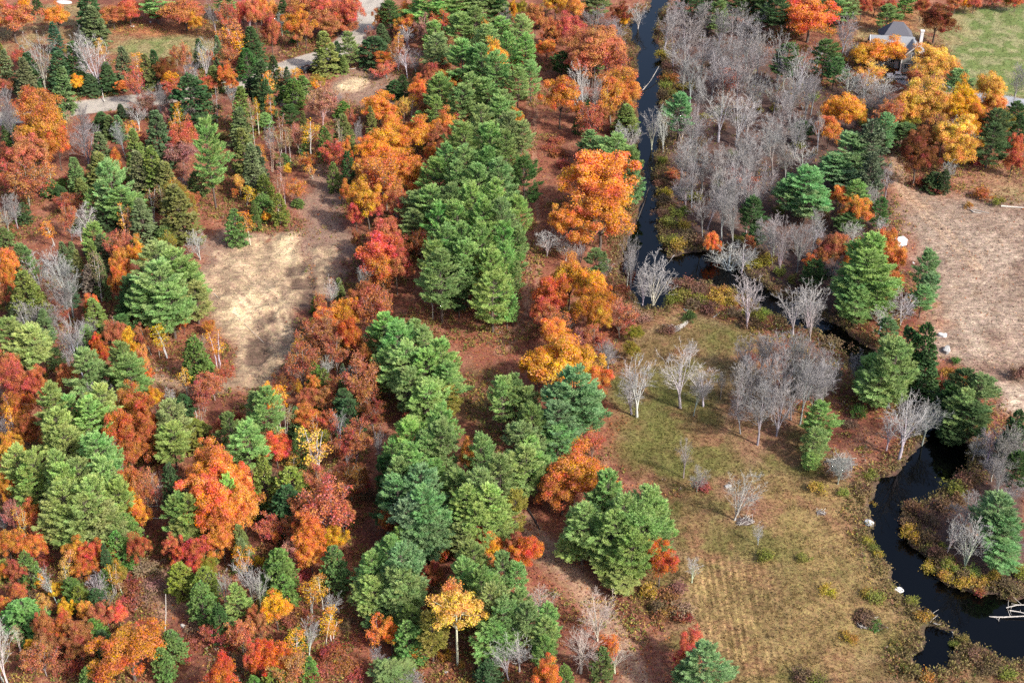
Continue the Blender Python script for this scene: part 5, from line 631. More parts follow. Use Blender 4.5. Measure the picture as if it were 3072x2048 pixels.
def make_pine(seed, H=20., Rr=3.9, base=.30, open_=1.0):
    r = np.random.default_rng(seed); p, segs = conifer_trunk(r, H, .30)
    z = base*H; C, D, G = [], [], []
    side_bias = r.random()*6.28
    for zz in (base*H*.55, base*H*.75, base*H*.9):         # dead stubs below the crown
        for _ in range(2):
            a = r.random()*6.28; q = axis_at(p, zz); segs.append((q, q+np.array([math.cos(a), math.sin(a), -.1])*(.6+r.random()*.9), .035, .012))
    while z < H*.985:
        t = (z-base*H)/(H*(1-base)); prof = (1-t**2.3)**.72*(.60+.40*min(1, t/.25))
        for b in range(int(4+r.integers(0, 3))):
            a = r.random()*6.28; Lb = Rr*prof*(.50+.70*r.random()**.8)*(1+.18*math.cos(a-side_bias))+.25
            q = axis_at(p, z+r.normal()*.12); el = -.06+.95*t**1.7+r.normal()*.14
            dr = np.array([math.cos(a)*math.cos(el), math.sin(a)*math.cos(el), math.sin(el)]); sd_ = np.array([-math.sin(a), math.cos(a), 0])
            n = max(5, int(5.2*Lb*open_)); g = r.random()
            s = .30+.70*np.sqrt(r.random(n)); s[0] = 1.0
            lat = (r.random(n)*2-1)*(.30*Lb)*(1.12-s)*1.9
            pos = q+dr*(s*Lb)[:, None]+sd_*lat[:, None]+np.array([0, 0, 1.])*((s**2.2)*.22*Lb+r.normal(size=n)*.05)[:, None]
            td = unit(dr*1.0+sd_*(np.sign(lat)*.55)[:, None]+np.array([0, 0, .55]))
            C.append(pos); D.append(td); G.append(np.full(n, g))
            segs.append((q, q+dr*Lb*.9+np.array([0, 0, .18*Lb]), .018+.012*Lb, .010))
        z += .98*(1-.45*t)
    tp = axis_at(p, H)
    C.append(np.tile(tp, (4, 1))+r.normal(size=(4, 3))*.08); D.append(up(4)); G.append(np.full(4, .8))
    C, D, G = np.concatenate(C), np.concatenate(D), np.concatenate(G)
    k = 24; n = len(C)*k; A = np.repeat(D, k, 0); ln = .40+.28*r.random(n); s_ = r.random(n)
    shoot = np.repeat(.55+.5*r.random(len(C)), k)
    dd = unit(A*.75+unit(r.normal(size=(n, 3)))*(.62*(1.15-.55*s_))[:, None])
    cc = np.repeat(C, k, 0)+A*((s_-.35)*shoot)[:, None]+dd*(ln*.42)[:, None]
    nn = unit(cc*np.array([1, 1, 0])*.16+np.array([0, 0, 1.])+r.normal(size=(n, 3))*.45)
    return tube_mesh('pine_trunk', segs), crown_mesh('pine_crown', cc, dd, ln, 0.07+.045*r.random(n), r, flat=nn, group=np.repeat(G*.5+.5*r.random(len(C)) if False else G, k)), H, 2*Rr*.90
def make_spruce(seed, H=14., Rr=1.9, droop=.35, round_=False, base=.06, k=5, leaf=.40):
    r = np.random.default_rng(seed); p, segs = conifer_trunk(r, H, .16, .012)
    C, D, G = [], [], []; z = base*H
    while z < H*.985:
        t = (z-base*H)/(H*(1-base)); prof = (1-t**1.7)**.75*(.72+.28*min(1, t/.15)) if round_ else (1-t)**.74
        for b in range(int(6+r.integers(0, 3))):
            a = r.random()*6.28; Lb = Rr*prof*(.7+.42*r.random())+.12; q = axis_at(p, z+r.normal()*.12)
            el = -droop*(1-t)+.55*t+r.normal()*.09; g = r.random()
            dr = np.array([math.cos(a)*math.cos(el), math.sin(a)*math.cos(el), math.sin(el)]); sd_ = np.array([-math.sin(a), math.cos(a), 0])
            n = max(3, int(6*Lb)); s = .25+.75*np.sqrt(r.random(n)); s[0] = 1.
            lat = (r.random(n)*2-1)*.34*Lb*(1.15-s)
            pos = q+dr*(s*Lb)[:, None]+sd_*lat[:, None]+up(n)*(r.normal(size=n)*.05+.10*Lb*s**2)[:, None]
            C.append(pos); D.append(unit(dr+sd_*(np.sign(lat)*.5)[:, None]+up(n)*.08)); G.append(np.full(n, g))
            segs.append((q, q+dr*Lb*.85, .02, .008))
        z += .46*(1-.5*t)
    C, D, G = np.concatenate(C), np.concatenate(D), np.concatenate(G); n = len(C)*k
    dd = unit(np.repeat(D, k, 0)+r.normal(size=(n, 3))*.42); ln = leaf*(.75+.5*r.random(n)); cc = np.repeat(C, k, 0)+dd*(ln*.35)[:, None]
    nn = unit(cc*np.array([1, 1, 0])*.3+np.array([0, 0, 1.])+r.normal(size=(n, 3))*.5)
    return tube_mesh('conifer_trunk', segs), crown_mesh('conifer_crown', cc, dd, ln, leaf*.42+.05*r.random(n), r, flat=nn, group=np.repeat(G, k)), H, 2*Rr*.92
def make_broad(seed, H=13., Rr=4.6, clumps=88, leaves=330, leaf=.215, base=.28, spread=1.0, trunk_r=.26, bot=.55):
    r = np.random.default_rng(seed); zc = H*(base+1)/2*1.0; az = H*(1-base)/2
    ph = r.random(6)*6.28
    def lobe(d):
        a = np.arctan2(d[:, 1], d[:, 0]); return 1+.17*np.sin(2*a+ph[0])+.19*np.sin(3*a+ph[1]+2.5*d[:, 2])+.14*np.sin(5*a+ph[2]-3*d[:, 2])+.14*np.sin(5*d[:, 2]+ph[3]+a)
    d = unit(r.normal(size=(clumps*3, 3))); d = d[d[:, 2] > -bot][:clumps]; n = len(d)
    rad = (.48+.46*r.random(n)**.6)*lobe(d); rad[r.random(n) < .26] *= .55
    cen = d*rad[:, None]*np.array([Rr, Rr, az*.92])+np.array([0, 0, zc])
    cr = (.11+.15*r.random(n)**1.3)*Rr*spread+.25
    segs = path([(0, 0, -.5), (r.normal()*.1, r.normal()*.1, H*base*.6), (r.normal()*.15, r.normal()*.15, H*base*1.15)], trunk_r, trunk_r*.72)
    top = segs[-1][1]; hubs = []
    for b in range(7):
        a = b*2*np.pi/7+r.random()*.7; e = .5+r.random()*.8; q = top+np.array([math.cos(a)*math.cos(e)*Rr*.42, math.sin(a)*math.cos(e)*Rr*.42, math.sin(e)*az*.75]); hubs.append(q)
        mid = (top+q)/2+np.array([0, 0, -.15]); segs += path([top, mid, q], trunk_r*.5, trunk_r*.22)
    hubs = np.array(hubs)
    for c in cen:
        h = hubs[np.argmin(((hubs-c)**2).sum(1))]; mid = (h+c)/2+r.normal(size=3)*.12; segs += path([h, mid, c], trunk_r*.2, .015)
    L_ = leaves
    ld = unit(r.normal(size=(n*L_, 3))+np.repeat(unit(cen-np.array([0, 0, zc-az*.3])), L_, 0)*.45+np.array([0, 0, .35]))
    pos = np.repeat(cen, L_, 0)+ld*(np.repeat(cr, L_)*(.45+.75*r.random(n*L_)))[:, None]*np.array([1, 1, .82])
    nn = unit(ld*.8+r.normal(size=(n*L_, 3))*.65+np.array([0, 0, .25]))          # facing of each leaf
    ax = unit(np.cross(nn, r.normal(size=(n*L_, 3)))); ln = leaf*np.clip(np.exp(r.normal(size=n*L_)*.32), .5, 2.0)
    keep = r.random(n*L_) < np.repeat(.60+.65*r.random(n), L_)                     # some limbs are thinner than others
    pos, ax, nn, ln = pos[keep], ax[keep], nn[keep], ln[keep]
    g = np.repeat(r.random(n), L_)[keep]
    return tube_mesh('broadleaf_trunk', segs), crown_mesh('broadleaf_crown', pos, ax, ln, ln*.78, r, flat=nn, group=g), H, 2*Rr*1.06
def limbs_tree(r, H, Rr, limbs=6, branches=11, r0=.2, low=.10, flare=1.5, twigs=5, sub=2, upr=.5, tr=.017):
    """a bare tree of long limbs that rise from a short bole and carry side branches and twigs"""
    T, W, tips = [], [], []; bole = H*low; bx = r.normal()*.1; by = r.normal()*.1; top = np.array([bx, by, bole])
    T += path([(0, 0, -.4), (bx*.5, by*.5, bole*.5), tuple(top)], r0*1.15, r0)
    for i in range(limbs):
        a = i*2*np.pi/limbs+r.normal()*.35; rad = Rr*(.45+.55*r.random()) if i else Rr*.15; hh = (H-bole)*(.72+.28*r.random() if i else 1.0)*(1-.12*rad/Rr)
        w1, w2 = r.normal()*.35, r.normal()*.35; ts = np.linspace(0, 1, 9); st = r.random()*.22
        P = np.stack([bx+math.cos(a)*rad*ts**flare+w1*np.sin(ts*5)*.25, by+math.sin(a)*rad*ts**flare+w2*np.sin(ts*6)*.25, bole*(1-st)+(hh+bole*st)*ts**.92], -1)
        rl = r0*(.62 if i else .85)*(.8+.3*r.random()); S = path(P, rl, .022); T += S[:5]; W += S[5:]
        for b in range(branches):
            t = .22+.76*(b+r.random())/branches; p = np.array([np.interp(t, ts, P[:, j]) for j in range(3)]); k = min(int(t*8), 7); tg = unit(P[k+1]-P[k])
            a2 = a+r.normal()*1.5 if i else r.random()*6.28; d = unit(tg*upr+np.array([math.cos(a2), math.sin(a2), .15+.35*r.random()])*.75); ln = H*(.11+.17*(1-t))*(.7+.6*r.random())
            m1 = p+d*ln*.5+r.normal(size=3)*ln*.06; d2 = unit(d+np.array([0, 0, .35])+r.normal(size=3)*.18); e = m1+d2*ln*.5; rb = max(.03, rl*(1-t)*.5)
            W += [(p, m1, rb, rb*.65), (m1, e, rb*.65, tr)]
            for q in range(twigs):
                u = .3+.7*r.random(); s0 = p+(m1-p)*min(1, u*2) if u < .5 else m1+(e-m1)*(u*2-1); d3 = unit(d2+r.normal(size=3)*.55+np.array([0, 0, .2])); l3 = ln*(.25+.3*r.random()); e3 = s0+d3*l3; W.append((s0, e3, tr*1.25, tr*.8)); tips.append(e3)
                for _ in range(sub): d4 = unit(d3+r.normal(size=3)*.5); e4 = e3-d3*l3*.4*r.random()+d4*l3*.55; W.append((e3-d3*l3*.35, e4, tr, tr*.6)); tips.append(e4)
    return T, W, np.array(tips)
def make_bare(seed, H=13., Rr=3.3, **kw):
    r = np.random.default_rng(seed); T, W, tips = limbs_tree(r, H, Rr, **kw)
    return tube_mesh('bare_trunk', T, 5), tube_mesh('bare_branches', W, 3), H, 2*Rr*1.05
def make_sparse(seed, H=11., Rr=3.2, leaves=7, leaf=.27, **kw):
    r = np.random.default_rng(seed); T, W, tips = limbs_tree(r, H, Rr, **kw)
    tips = tips[r.random(len(tips)) < .85]; n = len(tips)*leaves; c = np.repeat(tips, leaves, 0)+r.normal(size=(n, 3))*.24
    ax = unit(r.normal(size=(n, 3))); ln = leaf*(.7+.6*r.random(n))
    return tube_mesh('sparse_trunk', T+W, 3), crown_mesh('sparse_crown', c, ax, ln, ln*.75, r, flat=unit(r.normal(size=(n, 3))+[0, 0, .5])), H, 2*Rr
def make_birch(seed, H=12., Rr=1.5, stems=1, clumps=30, leaves=26, leaf=.26, base=.42):
    r = np.random.default_rng(seed); segs, cen = [], []
    for s in range(stems):
        a = r.random()*6.28; ln_ = .10*r.random()+.05*(stems > 1); x0, y0 = math.cos(a)*.3*(stems > 1), math.sin(a)*.3*(stems > 1); p = [(x0, y0, -.5)]
        for k in range(1, 8): p.append((x0+math.cos(a)*ln_*H*(k/7)**1.4+r.normal()*.06, y0+math.sin(a)*ln_*H*(k/7)**1.4+r.normal()*.06, H*(1-.08*s)*k/7))
        p = np.array(p); segs += path(p, .13, .03)
        for b in range(clumps//stems):
            t = base+(1-base)*r.random(); q = axis_at(p, t*H*(1-.08*s)); a2 = r.random()*6.28; u = (t-base)/(1-base); L_ = Rr*(.35+.75*math.sin(math.pi*min(1, .15+u*.85))**.8)*(.5+.6*r.random())
            e = q+np.array([math.cos(a2)*L_, math.sin(a2)*L_, .35*L_+.2]); segs.append((q, e, .025, .010)); cen.append(e*.75+q*.25); cen.append(e)
    cen = np.array(cen); n = len(cen)*leaves//2; c = np.repeat(cen, leaves//2, 0)+r.normal(size=(n, 3))*np.array([.34, .34, .30])*Rr/1.5
    ax = unit(r.normal(size=(n, 3))); ln = leaf*(.7+.6*r.random(n))
    return tube_mesh('birch_trunk', segs, 5), crown_mesh('birch_crown', c, ax, ln, ln*.8, r, flat=unit(r.normal(size=(n, 3))+[0, 0, .5])), H, 2*Rr
def make_shrub(seed, H=2., Rr=1.5, n=900, leaf=.26):
    r = np.random.default_rng(seed); segs = []; cen = []
    for b in range(16):
        a = r.random()*6.28; s = r.random()**.6*Rr*.85; e = np.array([math.cos(a)*s, math.sin(a)*s, H*(.45+.5*r.random())*(1-.35*(s/Rr)**2)]); segs += path([(0, 0, -.2), tuple(e*np.array([.45, .45, .6])), tuple(e)], .04, .012); cen.append(e)
        for _ in range(2):
            e2 = e+r.normal(size=3)*np.array([.35, .35, .2])+[0, 0, .12]; segs.append((e*.7, e2, .014, .008)); cen.append(e2)
    cen = np.array(cen); c = cen[r.integers(0, len(cen), n)]+r.normal(size=(n, 3))*np.array([.28, .28, .24]); c[:, 2] = np.abs(c[:, 2])
    ax = unit(r.normal(size=(n, 3))); ln = leaf*(.7+.6*r.random(n))
    return tube_mesh('shrub_stems', segs, 3), crown_mesh('shrub_foliage', c, ax, ln, ln*.7, r, flat=unit(r.normal(size=(n, 3))+[0, 0, .7])), H, 2*Rr
LIB['P'] = [make_pine(100+i, base=(.30, .24, .34, .28, .22, .30)[i], open_=(1, .9, 1.05, 1, .85, 1.1)[i]) for i in range(6)]
LIB['S'] = [make_spruce(200+i, Rr=(1.9, 2.1, 1.8, 2.0)[i], leaf=.36, k=6) for i in range(4)]
LIB['H'] = [make_spruce(300+i, H=9., Rr=2.2, droop=.25, round_=True, base=.03, k=5, leaf=.36) for i in range(4)]
LIB['O'] = [make_broad(400+i, clumps=(78, 66, 88, 72, 80, 60, 84, 70)[i], base=(.28, .25, .3, .22, .32, .26, .28, .2)[i], spread=(1, 1.08, .92, 1, .95, 1.1, .9, 1.0)[i]) for i in range(8)]
LIB['L'] = [make_sparse(500+i, limbs=(6, 5, 7, 5, 6)[i], branches=10, low=(.2, .12, .25, .18, .1)[i], r0=.17, twigs=5, sub=2, flare=1.3) for i in range(5)]
LIB['B'] = [make_birch(600+i, stems=(1, 2, 1, 2, 3)[i]) for i in range(5)]
LIB['A'] = [make_broad(690, H=15., Rr=3.0, clumps=60, leaves=230, leaf=.20, base=.42, trunk_r=.2)]
LIB['Nw'] = [make_bare(700+i, limbs=(6, 7, 5, 8, 6)[i], branches=(10, 9, 11, 8, 10)[i], low=(.12, .06, .22, .04, .16)[i], flare=(1.3, 1.1, 1.6, 1.2, 1.4)[i], r0=(.24, .2, .26, .17, .22)[i], twigs=5, sub=2) for i in range(5)]
LIB['Np'] = [make_bare(750+i, Rr=2.9, limbs=(4, 5, 3, 5, 4)[i], branches=15, low=(.15, .05, .3, .08, .2)[i], flare=(1.5, 1.2, 1.7, 1.3, 1.4)[i], r0=.17, twigs=6, sub=3, upr=.9, tr=.018) for i in range(5)]
LIB['K'] = [make_shrub(800+i) for i in range(5)]
LIB['D'] = [make_bare(850, H=12., Rr=1.4, limbs=2, branches=9, low=.3, r0=.16, twigs=1, sub=0, upr=.0)]
CROWN_M = {'P': 'needle', 'S': 'spray', 'H': 'spray'}
for k, v in LIB.items():
    for t, c, h, w in v:
        t.materials.append(M['bark_obj'] if k in ('B', 'A', 'Nw', 'Np', 'L', 'D') else M['bark']); c.materials.append(M['bark_obj'] if k in ('Nw', 'Np', 'D') else M[CROWN_M.get(k, 'leaf')])

# ------------------------------------------------------------------ what each tree is called
KIND = {'P': ('pine_tree', 'pine tree', 'pine'), 'S': ('spruce_tree', 'spruce tree', 'spruce'), 'H': ('hemlock_tree', 'hemlock tree', 'bushy evergreen'), 'O': ('broadleaf_tree', 'broadleaf tree', 'broadleaf tree'), 'L': ('half_bare_tree', 'half-bare tree', 'half-bare tree'),
 'B': ('birch_tree', 'birch tree', 'thin birch'), 'A': ('aspen_tree', 'aspen tree', 'aspen'), 'N': ('bare_tree', 'bare tree', 'leafless tree'), 'K': ('shrub', 'shrub', 'shrub'), 'D': ('dead_tree', 'dead tree', 'dead snag')}
TONE = {'P': {'g': 'green', 'l': 'pale green', 'b': 'blue-green', 'd': 'dark green', 'y': 'yellowish'}, 'S': {'g': 'grey-green', 'd': 'dark green', 'y': 'olive', 'b': 'blue-green', 's': 'brown dying'}, 'H': {'g': 'green', 'd': 'dark green', 'y': 'olive', 's': 'sage green'},
 'O': {'o': 'orange', 's': 'russet', 'r': 'red', 'R': 'scarlet', 'm': 'maroon', 'y': 'yellow', 'a': 'amber', 'c': 'copper', 'u': 'rust-brown', 'k': 'peach-yellow', 'e': 'yellow-green', 'f': 'fiery orange', 'p': 'pinkish', 'g': 'green', 'w': 'white-stemmed'},
 'N': {'w': 'silver', 'p': 'grey-purple', 'g': 'grey-green', 'k': 'cream', 's': 'grey'}}
for k in 'LBAK': TONE[k] = TONE['O']
TONE['D'] = TONE['N']
SIZES = {'P': (7.5, 10.5, 12.5, 15), 'S': (6, 8.5, 10.5, 13), 'H': (4, 5.5, 7, 9), 'O': (5, 7.5, 9.5, 12), 'L': (5, 6.5, 8, 10), 'B': (5, 7, 9, 11), 'A': (1, 1, 1, 2), 'N': (6, 8.5, 10.5, 13), 'K': (1.2, 1.5, 1.8, 2.1), 'D': (1, 1, 1, 2)}
def base_desc(k, c, h, w):
    n = sum(h > q for q in SIZES[k]); s = ('small', 'shortish', 'mid-sized', 'tallish', 'tall')[n]
    if k == 'K': s = ('low', 'smallish', 'rounded', 'full', 'large')[n]
    elif w > .95*h: s = 'broad ' + s if s != 'mid-sized' else 'broad'
    elif w < .30*h: s = 'narrow ' + s if s != 'mid-sized' else 'narrow'
    return s, TONE[k][c], KIND[k][2]
TREES = [t.split() for t in DATA.strip().split(';') if t.strip()]
TREES = [(t[0], t[1], float(t[2]), float(t[3]), float(t[4]), float(t[5])) for t in TREES]
XY = np.array([(t[2], t[3]) for t in TREES]); SXY = np.array([(s[0], s[1]) for s in SEEDS])
LABELS = []
for i, (k, c, x, y, h, w) in enumerate(TREES):
    s, tone, kn = base_desc(k, c, h, w); z = SEEDS[int(np.argmin(((SXY-(x, y))**2).sum(1)))][2]
    LABELS.append([f'{s} {tone} {kn}', z, f'{KIND[k][1]}s {z}'])
def counts(f):
    d = {}
    for L in LABELS: d.setdefault(f(L), []).append(1)
    return {k: len(v) for k, v in d.items()}
cnt = counts(lambda L: L[0]+' '+L[1])
FINAL = []; seen = set()
for i, L in enumerate(LABELS):
    lab = L[0]+' '+L[1]
    if cnt[lab] > 1:
        k, c = TREES[i][0], TREES[i][1]; d = ((XY-XY[i])**2).sum(1); opts = []
        for j in np.argsort(d)[1:11]:
            if (TREES[j][0], TREES[j][1]) != (k, c) and d[j] < (TREES[i][5]*.5+TREES[j][5]*.5+4)**2:
                t2, k2 = TONE[TREES[j][0]][TREES[j][1]], KIND[TREES[j][0]][2]; lab2 = f'{L[0]} next to {"an" if t2[0] in "aeiou" else "a"} {t2} {k2} {L[1]}'
                if len(lab2.split()) <= 16: opts.append(lab2)
        fresh = [o for o in opts if o not in seen]
        lab = fresh[0] if fresh else (opts[0] if opts else lab)
    seen.add(lab); FINAL.append(lab)
dup = {}
for l_ in FINAL: dup[l_] = dup.get(l_, 0)+1
for i, l_ in enumerate(FINAL):                                  # in the long stand: towards the trail or towards the amber trees
    if dup[l_] > 1 and 'pine stand' in l_ and TREES[i][0] == 'P':
        mx = np.mean([TREES[j][2] for j, q in enumerate(LABELS) if q[1] == LABELS[i][1]]); new = l_+(' on the trail side' if TREES[i][2] > mx+1 else ' on the oak side' if TREES[i][2] < mx-1 else ' on its middle line')
        if len(new.split()) <= 16: FINAL[i] = new
dup = {}
for l_ in FINAL: dup[l_] = dup.get(l_, 0)+1
rank = {}
for i, l_ in enumerate(FINAL):                                  # of two or more alike, the tallest and the shortest can be told apart
    if dup[l_] > 1: rank.setdefault(l_, []).append((TREES[i][4], i))
for l_, v in rank.items():
    v.sort()
    def put(i, word):
        new = word+' '+l_
        if len(new.split()) <= 16: FINAL[i] = new
    if v[-1][0] > v[-2][0]*1.08: put(v[-1][1], 'taller')
    if len(v) > 1 and v[0][0] < v[1][0]*.92 and FINAL[v[0][1]] == l_: put(v[0][1], 'shorter')

# ------------------------------------------------------------------ plant the trees
BARK = {'B': (.52, .48, .43), 'A': (.56, .53, .48), 'L': (.30, .25, .225)}
use = {}
for i, (k, c, x, y, h, w) in enumerate(TREES):
    rr = random.Random(1000+i); kk = ('Nw' if c in 'wk' else 'Np') if k == 'N' else k
    use[kk] = use.get(kk, rr.randrange(9))+1; t, cr, H0, W0 = LIB[kk][(use[kk]+(rr.random() < .3)) % len(LIB[kk])]
    name, cat, _ = KIND[k]
    e = thing(name, FINAL[i], cat, (x, y, gz(x, y)-.05), 0, LABELS[i][2])
    ln_ = .13 if k in 'NLB' else .04
    e.rotation_euler = (rr.gauss(0, ln_*.6), rr.gauss(0, ln_*.6), rr.random()*6.283)
    sw = w/W0*(1.25 if k in 'SH' else 1.1); asp = 1+rr.uniform(-.08, .08)
    sw = max(sw, .18 if k != 'B' else .5)
    e.scale = (sw*asp, sw/asp, h/H0)
    ot = link('stems' if k == 'K' else 'trunk', t, None, e); oc = link('foliage' if k == 'K' else 'crown', cr, None, e)
    src = COLOURS['N' if k in 'ND' else k]; col = np.array(src.get(c, (.4, .3, .2)))
    if k == 'B' and c in 'wp': col = np.array((.40, .30, .17) if c == 'w' else (.42, .22, .13))
    v = rr.gauss(1, .10); hj = .3 if k in 'ND' else 1.0; hue = np.array([rr.gauss(1, .06*hj), rr.gauss(1, .07*hj), rr.gauss(1, .06*hj)]); col = np.clip(col*v*hue, .004, .95)
    oc.color = (*col, 1)
    tc_ = BARK.get(k, (.4, .38, .35)) if k not in 'ND' else col*1.06
    if k == 'L' and c in 'pk': tc_ = (.42, .33, .29)
    ot.color = (*[float(q)*rr.gauss(1, .08) for q in tc_], 1)
# ------------------------------------------------------------------ house by the green lawn
H_ = {'siding': plain('siding_sage', (.20, .22, .215), .8), 'navy': plain('siding_navy', (.045, .06, .10), .8), 'trim': plain('white_trim', (.62, .62, .61), .6, var=.05), 'roof': plain('shingles_grey', (.20, .21, .225), .9, var=.25, scale=6),
      'roof2': plain('shingles_dark', (.085, .085, .10), .9, var=.25, scale=6), 'glass': plain('window_glass', (.03, .04, .05), .08, spec=.6, var=.02), 'white': plain('white_paint', (.62, .63, .64), .4, var=.05), 'black': plain('black_paint', (.012, .012, .014), .25, spec=.6, var=.02),
      'tyre': plain('tyre_rubber', (.02, .02, .02), .9), 'metal': plain('wheel_metal', (.45, .45, .46), .35, .8), 'stone': plain('pale_stone', (.30, .295, .285), .9, var=.3, scale=3), 'white_stone': plain('white_stone', (.52, .515, .50), .9, var=.15, scale=3), 'wood': plain('weathered_wood', (.40, .37, .33), .9, var=.3, scale=4),
      'darkwood': plain('dark_wet_wood', (.045, .038, .036), .7, var=.4, scale=4), 'lamp': plain('lamp_glass', (.7, .7, .65), .2), 'red': plain('lamp_red', (.4, .02, .02), .3), 'brick': plain('chimney_white', (.55, .54, .53), .9)}
def gable(w, d, h, ridge, x0=0, y0=0, axis='x'):
    """walls with two gables: w along x, d along y, ridge along axis"""
    a, b = w/2, d/2
    if axis == 'x':
        V = [(-a, -b, -.3), (a, -b, -.3), (a, b, -.3), (-a, b, -.3), (-a, -b, h), (a, -b, h), (a, b, h), (-a, b, h), (-a, 0, ridge), (a, 0, ridge)]
        F = [(0, 1, 5, 4), (2, 3, 7, 6), (1, 2, 6, 9, 5), (3, 0, 4, 8, 7)]
    else:
        V = [(-a, -b, -.3), (a, -b, -.3), (a, b, -.3), (-a, b, -.3), (-a, -b, h), (a, -b, h), (a, b, h), (-a, b, h), (0, -b, ridge), (0, b, ridge)]
        F = [(1, 2, 6, 5), (3, 0, 4, 7), (0, 1, 5, 8, 4), (2, 3, 7, 9, 6)]
    return poly_mesh('walls', [(x+x0, y+y0, z) for x, y, z in V], F)
def slab(p, t=.18):
    """a roof plane with thickness from four corners"""
    P = [np.array(q, float) for q in p]; n = unit(np.cross(P[1]-P[0], P[3]-P[0])); V = [tuple(q) for q in P]+[tuple(q+n*t) for q in P]
    return V, [(3, 2, 1, 0), (4, 5, 6, 7), (0, 1, 5, 4), (1, 2, 6, 5), (2, 3, 7, 6), (3, 0, 4, 7)]
def roof_mesh(planes):
    V, F = [], []
    for p in planes:
        v, f = slab(p); b = len(V); V += v; F += [tuple(i+b for i in q) for q in f]
    return poly_mesh('roof', V, F)
hx, hy = (107.64, 370.29)
house = thing('house', 'grey shingled house with white trim and dark rear roof beside green lawn', 'house', (hx, hy, gz(hx, hy)), R(-8))
link('wall', gable(11, 7.5, 4.6, 7.6, -2.2, 1.5), H_['siding'], house)
fw = link('front_wing', gable(6, 5.2, 4.4, 7.4, 3.4, -2.4, 'y'), H_['siding'], house)
link('end_wall', boxes_mesh('end', ((-7.76, 1.5, 2.3), (.1, 7.3, 4.4))), H_['navy'], house)
V = [(-7.80, -2.1, 4.5), (-7.80, 5.1, 4.5), (-7.80, 1.5, 7.4), (-7.72, -2.1, 4.5), (-7.72, 5.1, 4.5), (-7.72, 1.5, 7.4)]
link('gable_wall', poly_mesh('gable', V, [(0, 2, 1), (3, 4, 5), (0, 1, 4, 3), (1, 2, 5, 4), (2, 0, 3, 5)]), H_['navy'], house)
rf = link('roof', roof_mesh([[(-8.2, -2.75, 4.4), (3.9, -2.75, 4.4), (3.9, 1.5, 7.72), (-8.2, 1.5, 7.72)], [(3.9, 5.75, 4.4), (-8.2, 5.75, 4.4), (-8.2, 1.5, 7.72), (3.9, 1.5, 7.72)]]), H_['roof'], house)
rw = link('wing_roof', roof_mesh([[(3.4, -5.4, 7.5), (3.4, 2.2, 7.5), (.0, 2.2, 4.2), (.0, -5.4, 4.2)], [(3.4, 2.2, 7.5), (3.4, -5.4, 7.5), (6.8, -5.4, 4.2), (6.8, 2.2, 4.2)]]), H_['roof'], house)
hv = [(-5, 4.5, 4.8), (4.5, 4.5, 4.8), (4.5, 13, 4.8), (-5, 13, 4.8), (-1.6, 8.7, 9.2), (1.1, 8.7, 9.2)]
link('rear_roof', poly_mesh('hip', hv, [(0, 1, 5, 4), (1, 2, 5), (2, 3, 4, 5), (3, 0, 4), (3, 2, 1, 0)]), H_['roof2'], house)
link('rear_wall', boxes_mesh('rear', ((-.25, 8.75, 2.35), (8.8, 7.8, 4.86))), H_['siding'], house)
ch = link('chimney', boxes_mesh('chimney', ((5.6, 1.1, 5.2), (.8, .8, 9.4))), H_['brick'], house); link('cap', boxes_mesh('cap', ((5.6, 1.1, 10.0), (1.05, 1.05, .2))), H_['trim'], ch)
def beam(p, q, w=.22):
    V, F = tubes([(np.array(p), np.array(q), w*.7, w*.7)], 4); return from_quads('trim', V, F)
for p, q in (((.05, -5.46, 4.35), (3.4, -5.46, 7.62)), ((6.75, -5.46, 4.35), (3.4, -5.46, 7.62)), ((-8.25, -2.7, 4.5), (-8.25, 1.5, 7.8)), ((-8.25, 5.7, 4.5), (-8.25, 1.5, 7.8))): link('rake_board', beam(p, q, .26), H_['trim'], house)
for x in (.42, 6.38): link('corner_board', boxes_mesh('cb', ((x, -5.02, 2.1), (.3, .12, 4.5))), H_['trim'], house)
for x, z in ((-4.6, -.0),): pass
def window(x, y, z, w=1.0, h=1.4, rz=0, par=None):
    f = link('window', boxes_mesh('frame', ((0, 0, h/2+.06), (w+.24, .10, .12)), ((0, 0, -h/2-.06), (w+.24, .10, .12)), ((-w/2-.06, 0, 0), (.12, .10, h)), ((w/2+.06, 0, 0), (.12, .10, h)), ((0, 0, 0), (.06, .08, h))), H_['trim'], par)
    f.location = (x, y, z); f.rotation_euler = (0, 0, rz); link('pane', boxes_mesh('pane', ((0, .02, 0), (w, .04, h))), H_['glass'], f)
window(2.1, -5.05, 1.9, 1.6, 1.5, 0, house); window(4.9, -5.05, 2.0, 1.1, 1.5, 0, house); window(3.4, -5.05, 5.2, 1.0, 1.2, 0, house)
for x in (-6.2, -4.0, -1.6): window(x, -2.3, 2.3, 1.0, 1.5, 0, house)
window(-7.87, 1.5, 5.2, 1.0, 1.2, R(90), house); window(-7.87, -.4, 2.2, 1.0, 1.4, R(90), house); window(6.46, -2.6, 2.2, 1.0, 1.4, R(90), house)
dr = link('door', boxes_mesh('door', ((-.4, -2.31, 1.0), (1.0, .1, 2.1))), H_['trim'], house); link('handle', boxes_mesh('h', ((-.05, -2.4, 1.0), (.1, .1, .1))), H_['metal'], dr)
# white fence before the house
fx, fy = (102.97, 370.29); fx2, fy2 = (103.02, 361.46)
fe = thing('fence', 'low white picket fence in the yard before the grey house', 'fence', (fx, fy, gz(fx, fy)), math.atan2(fy2-fy, fx2-fx)); fl = math.hypot(fx2-fx, fy2-fy)
for i in range(7): link('post', boxes_mesh('post', ((fl*i/6, 0, .5), (.16, .16, 1.3))), H_['trim'], fe)
for z in (.35, .95): link('rail', boxes_mesh('rail', ((fl/2, 0, z), (fl, .06, .18))), H_['trim'], fe)
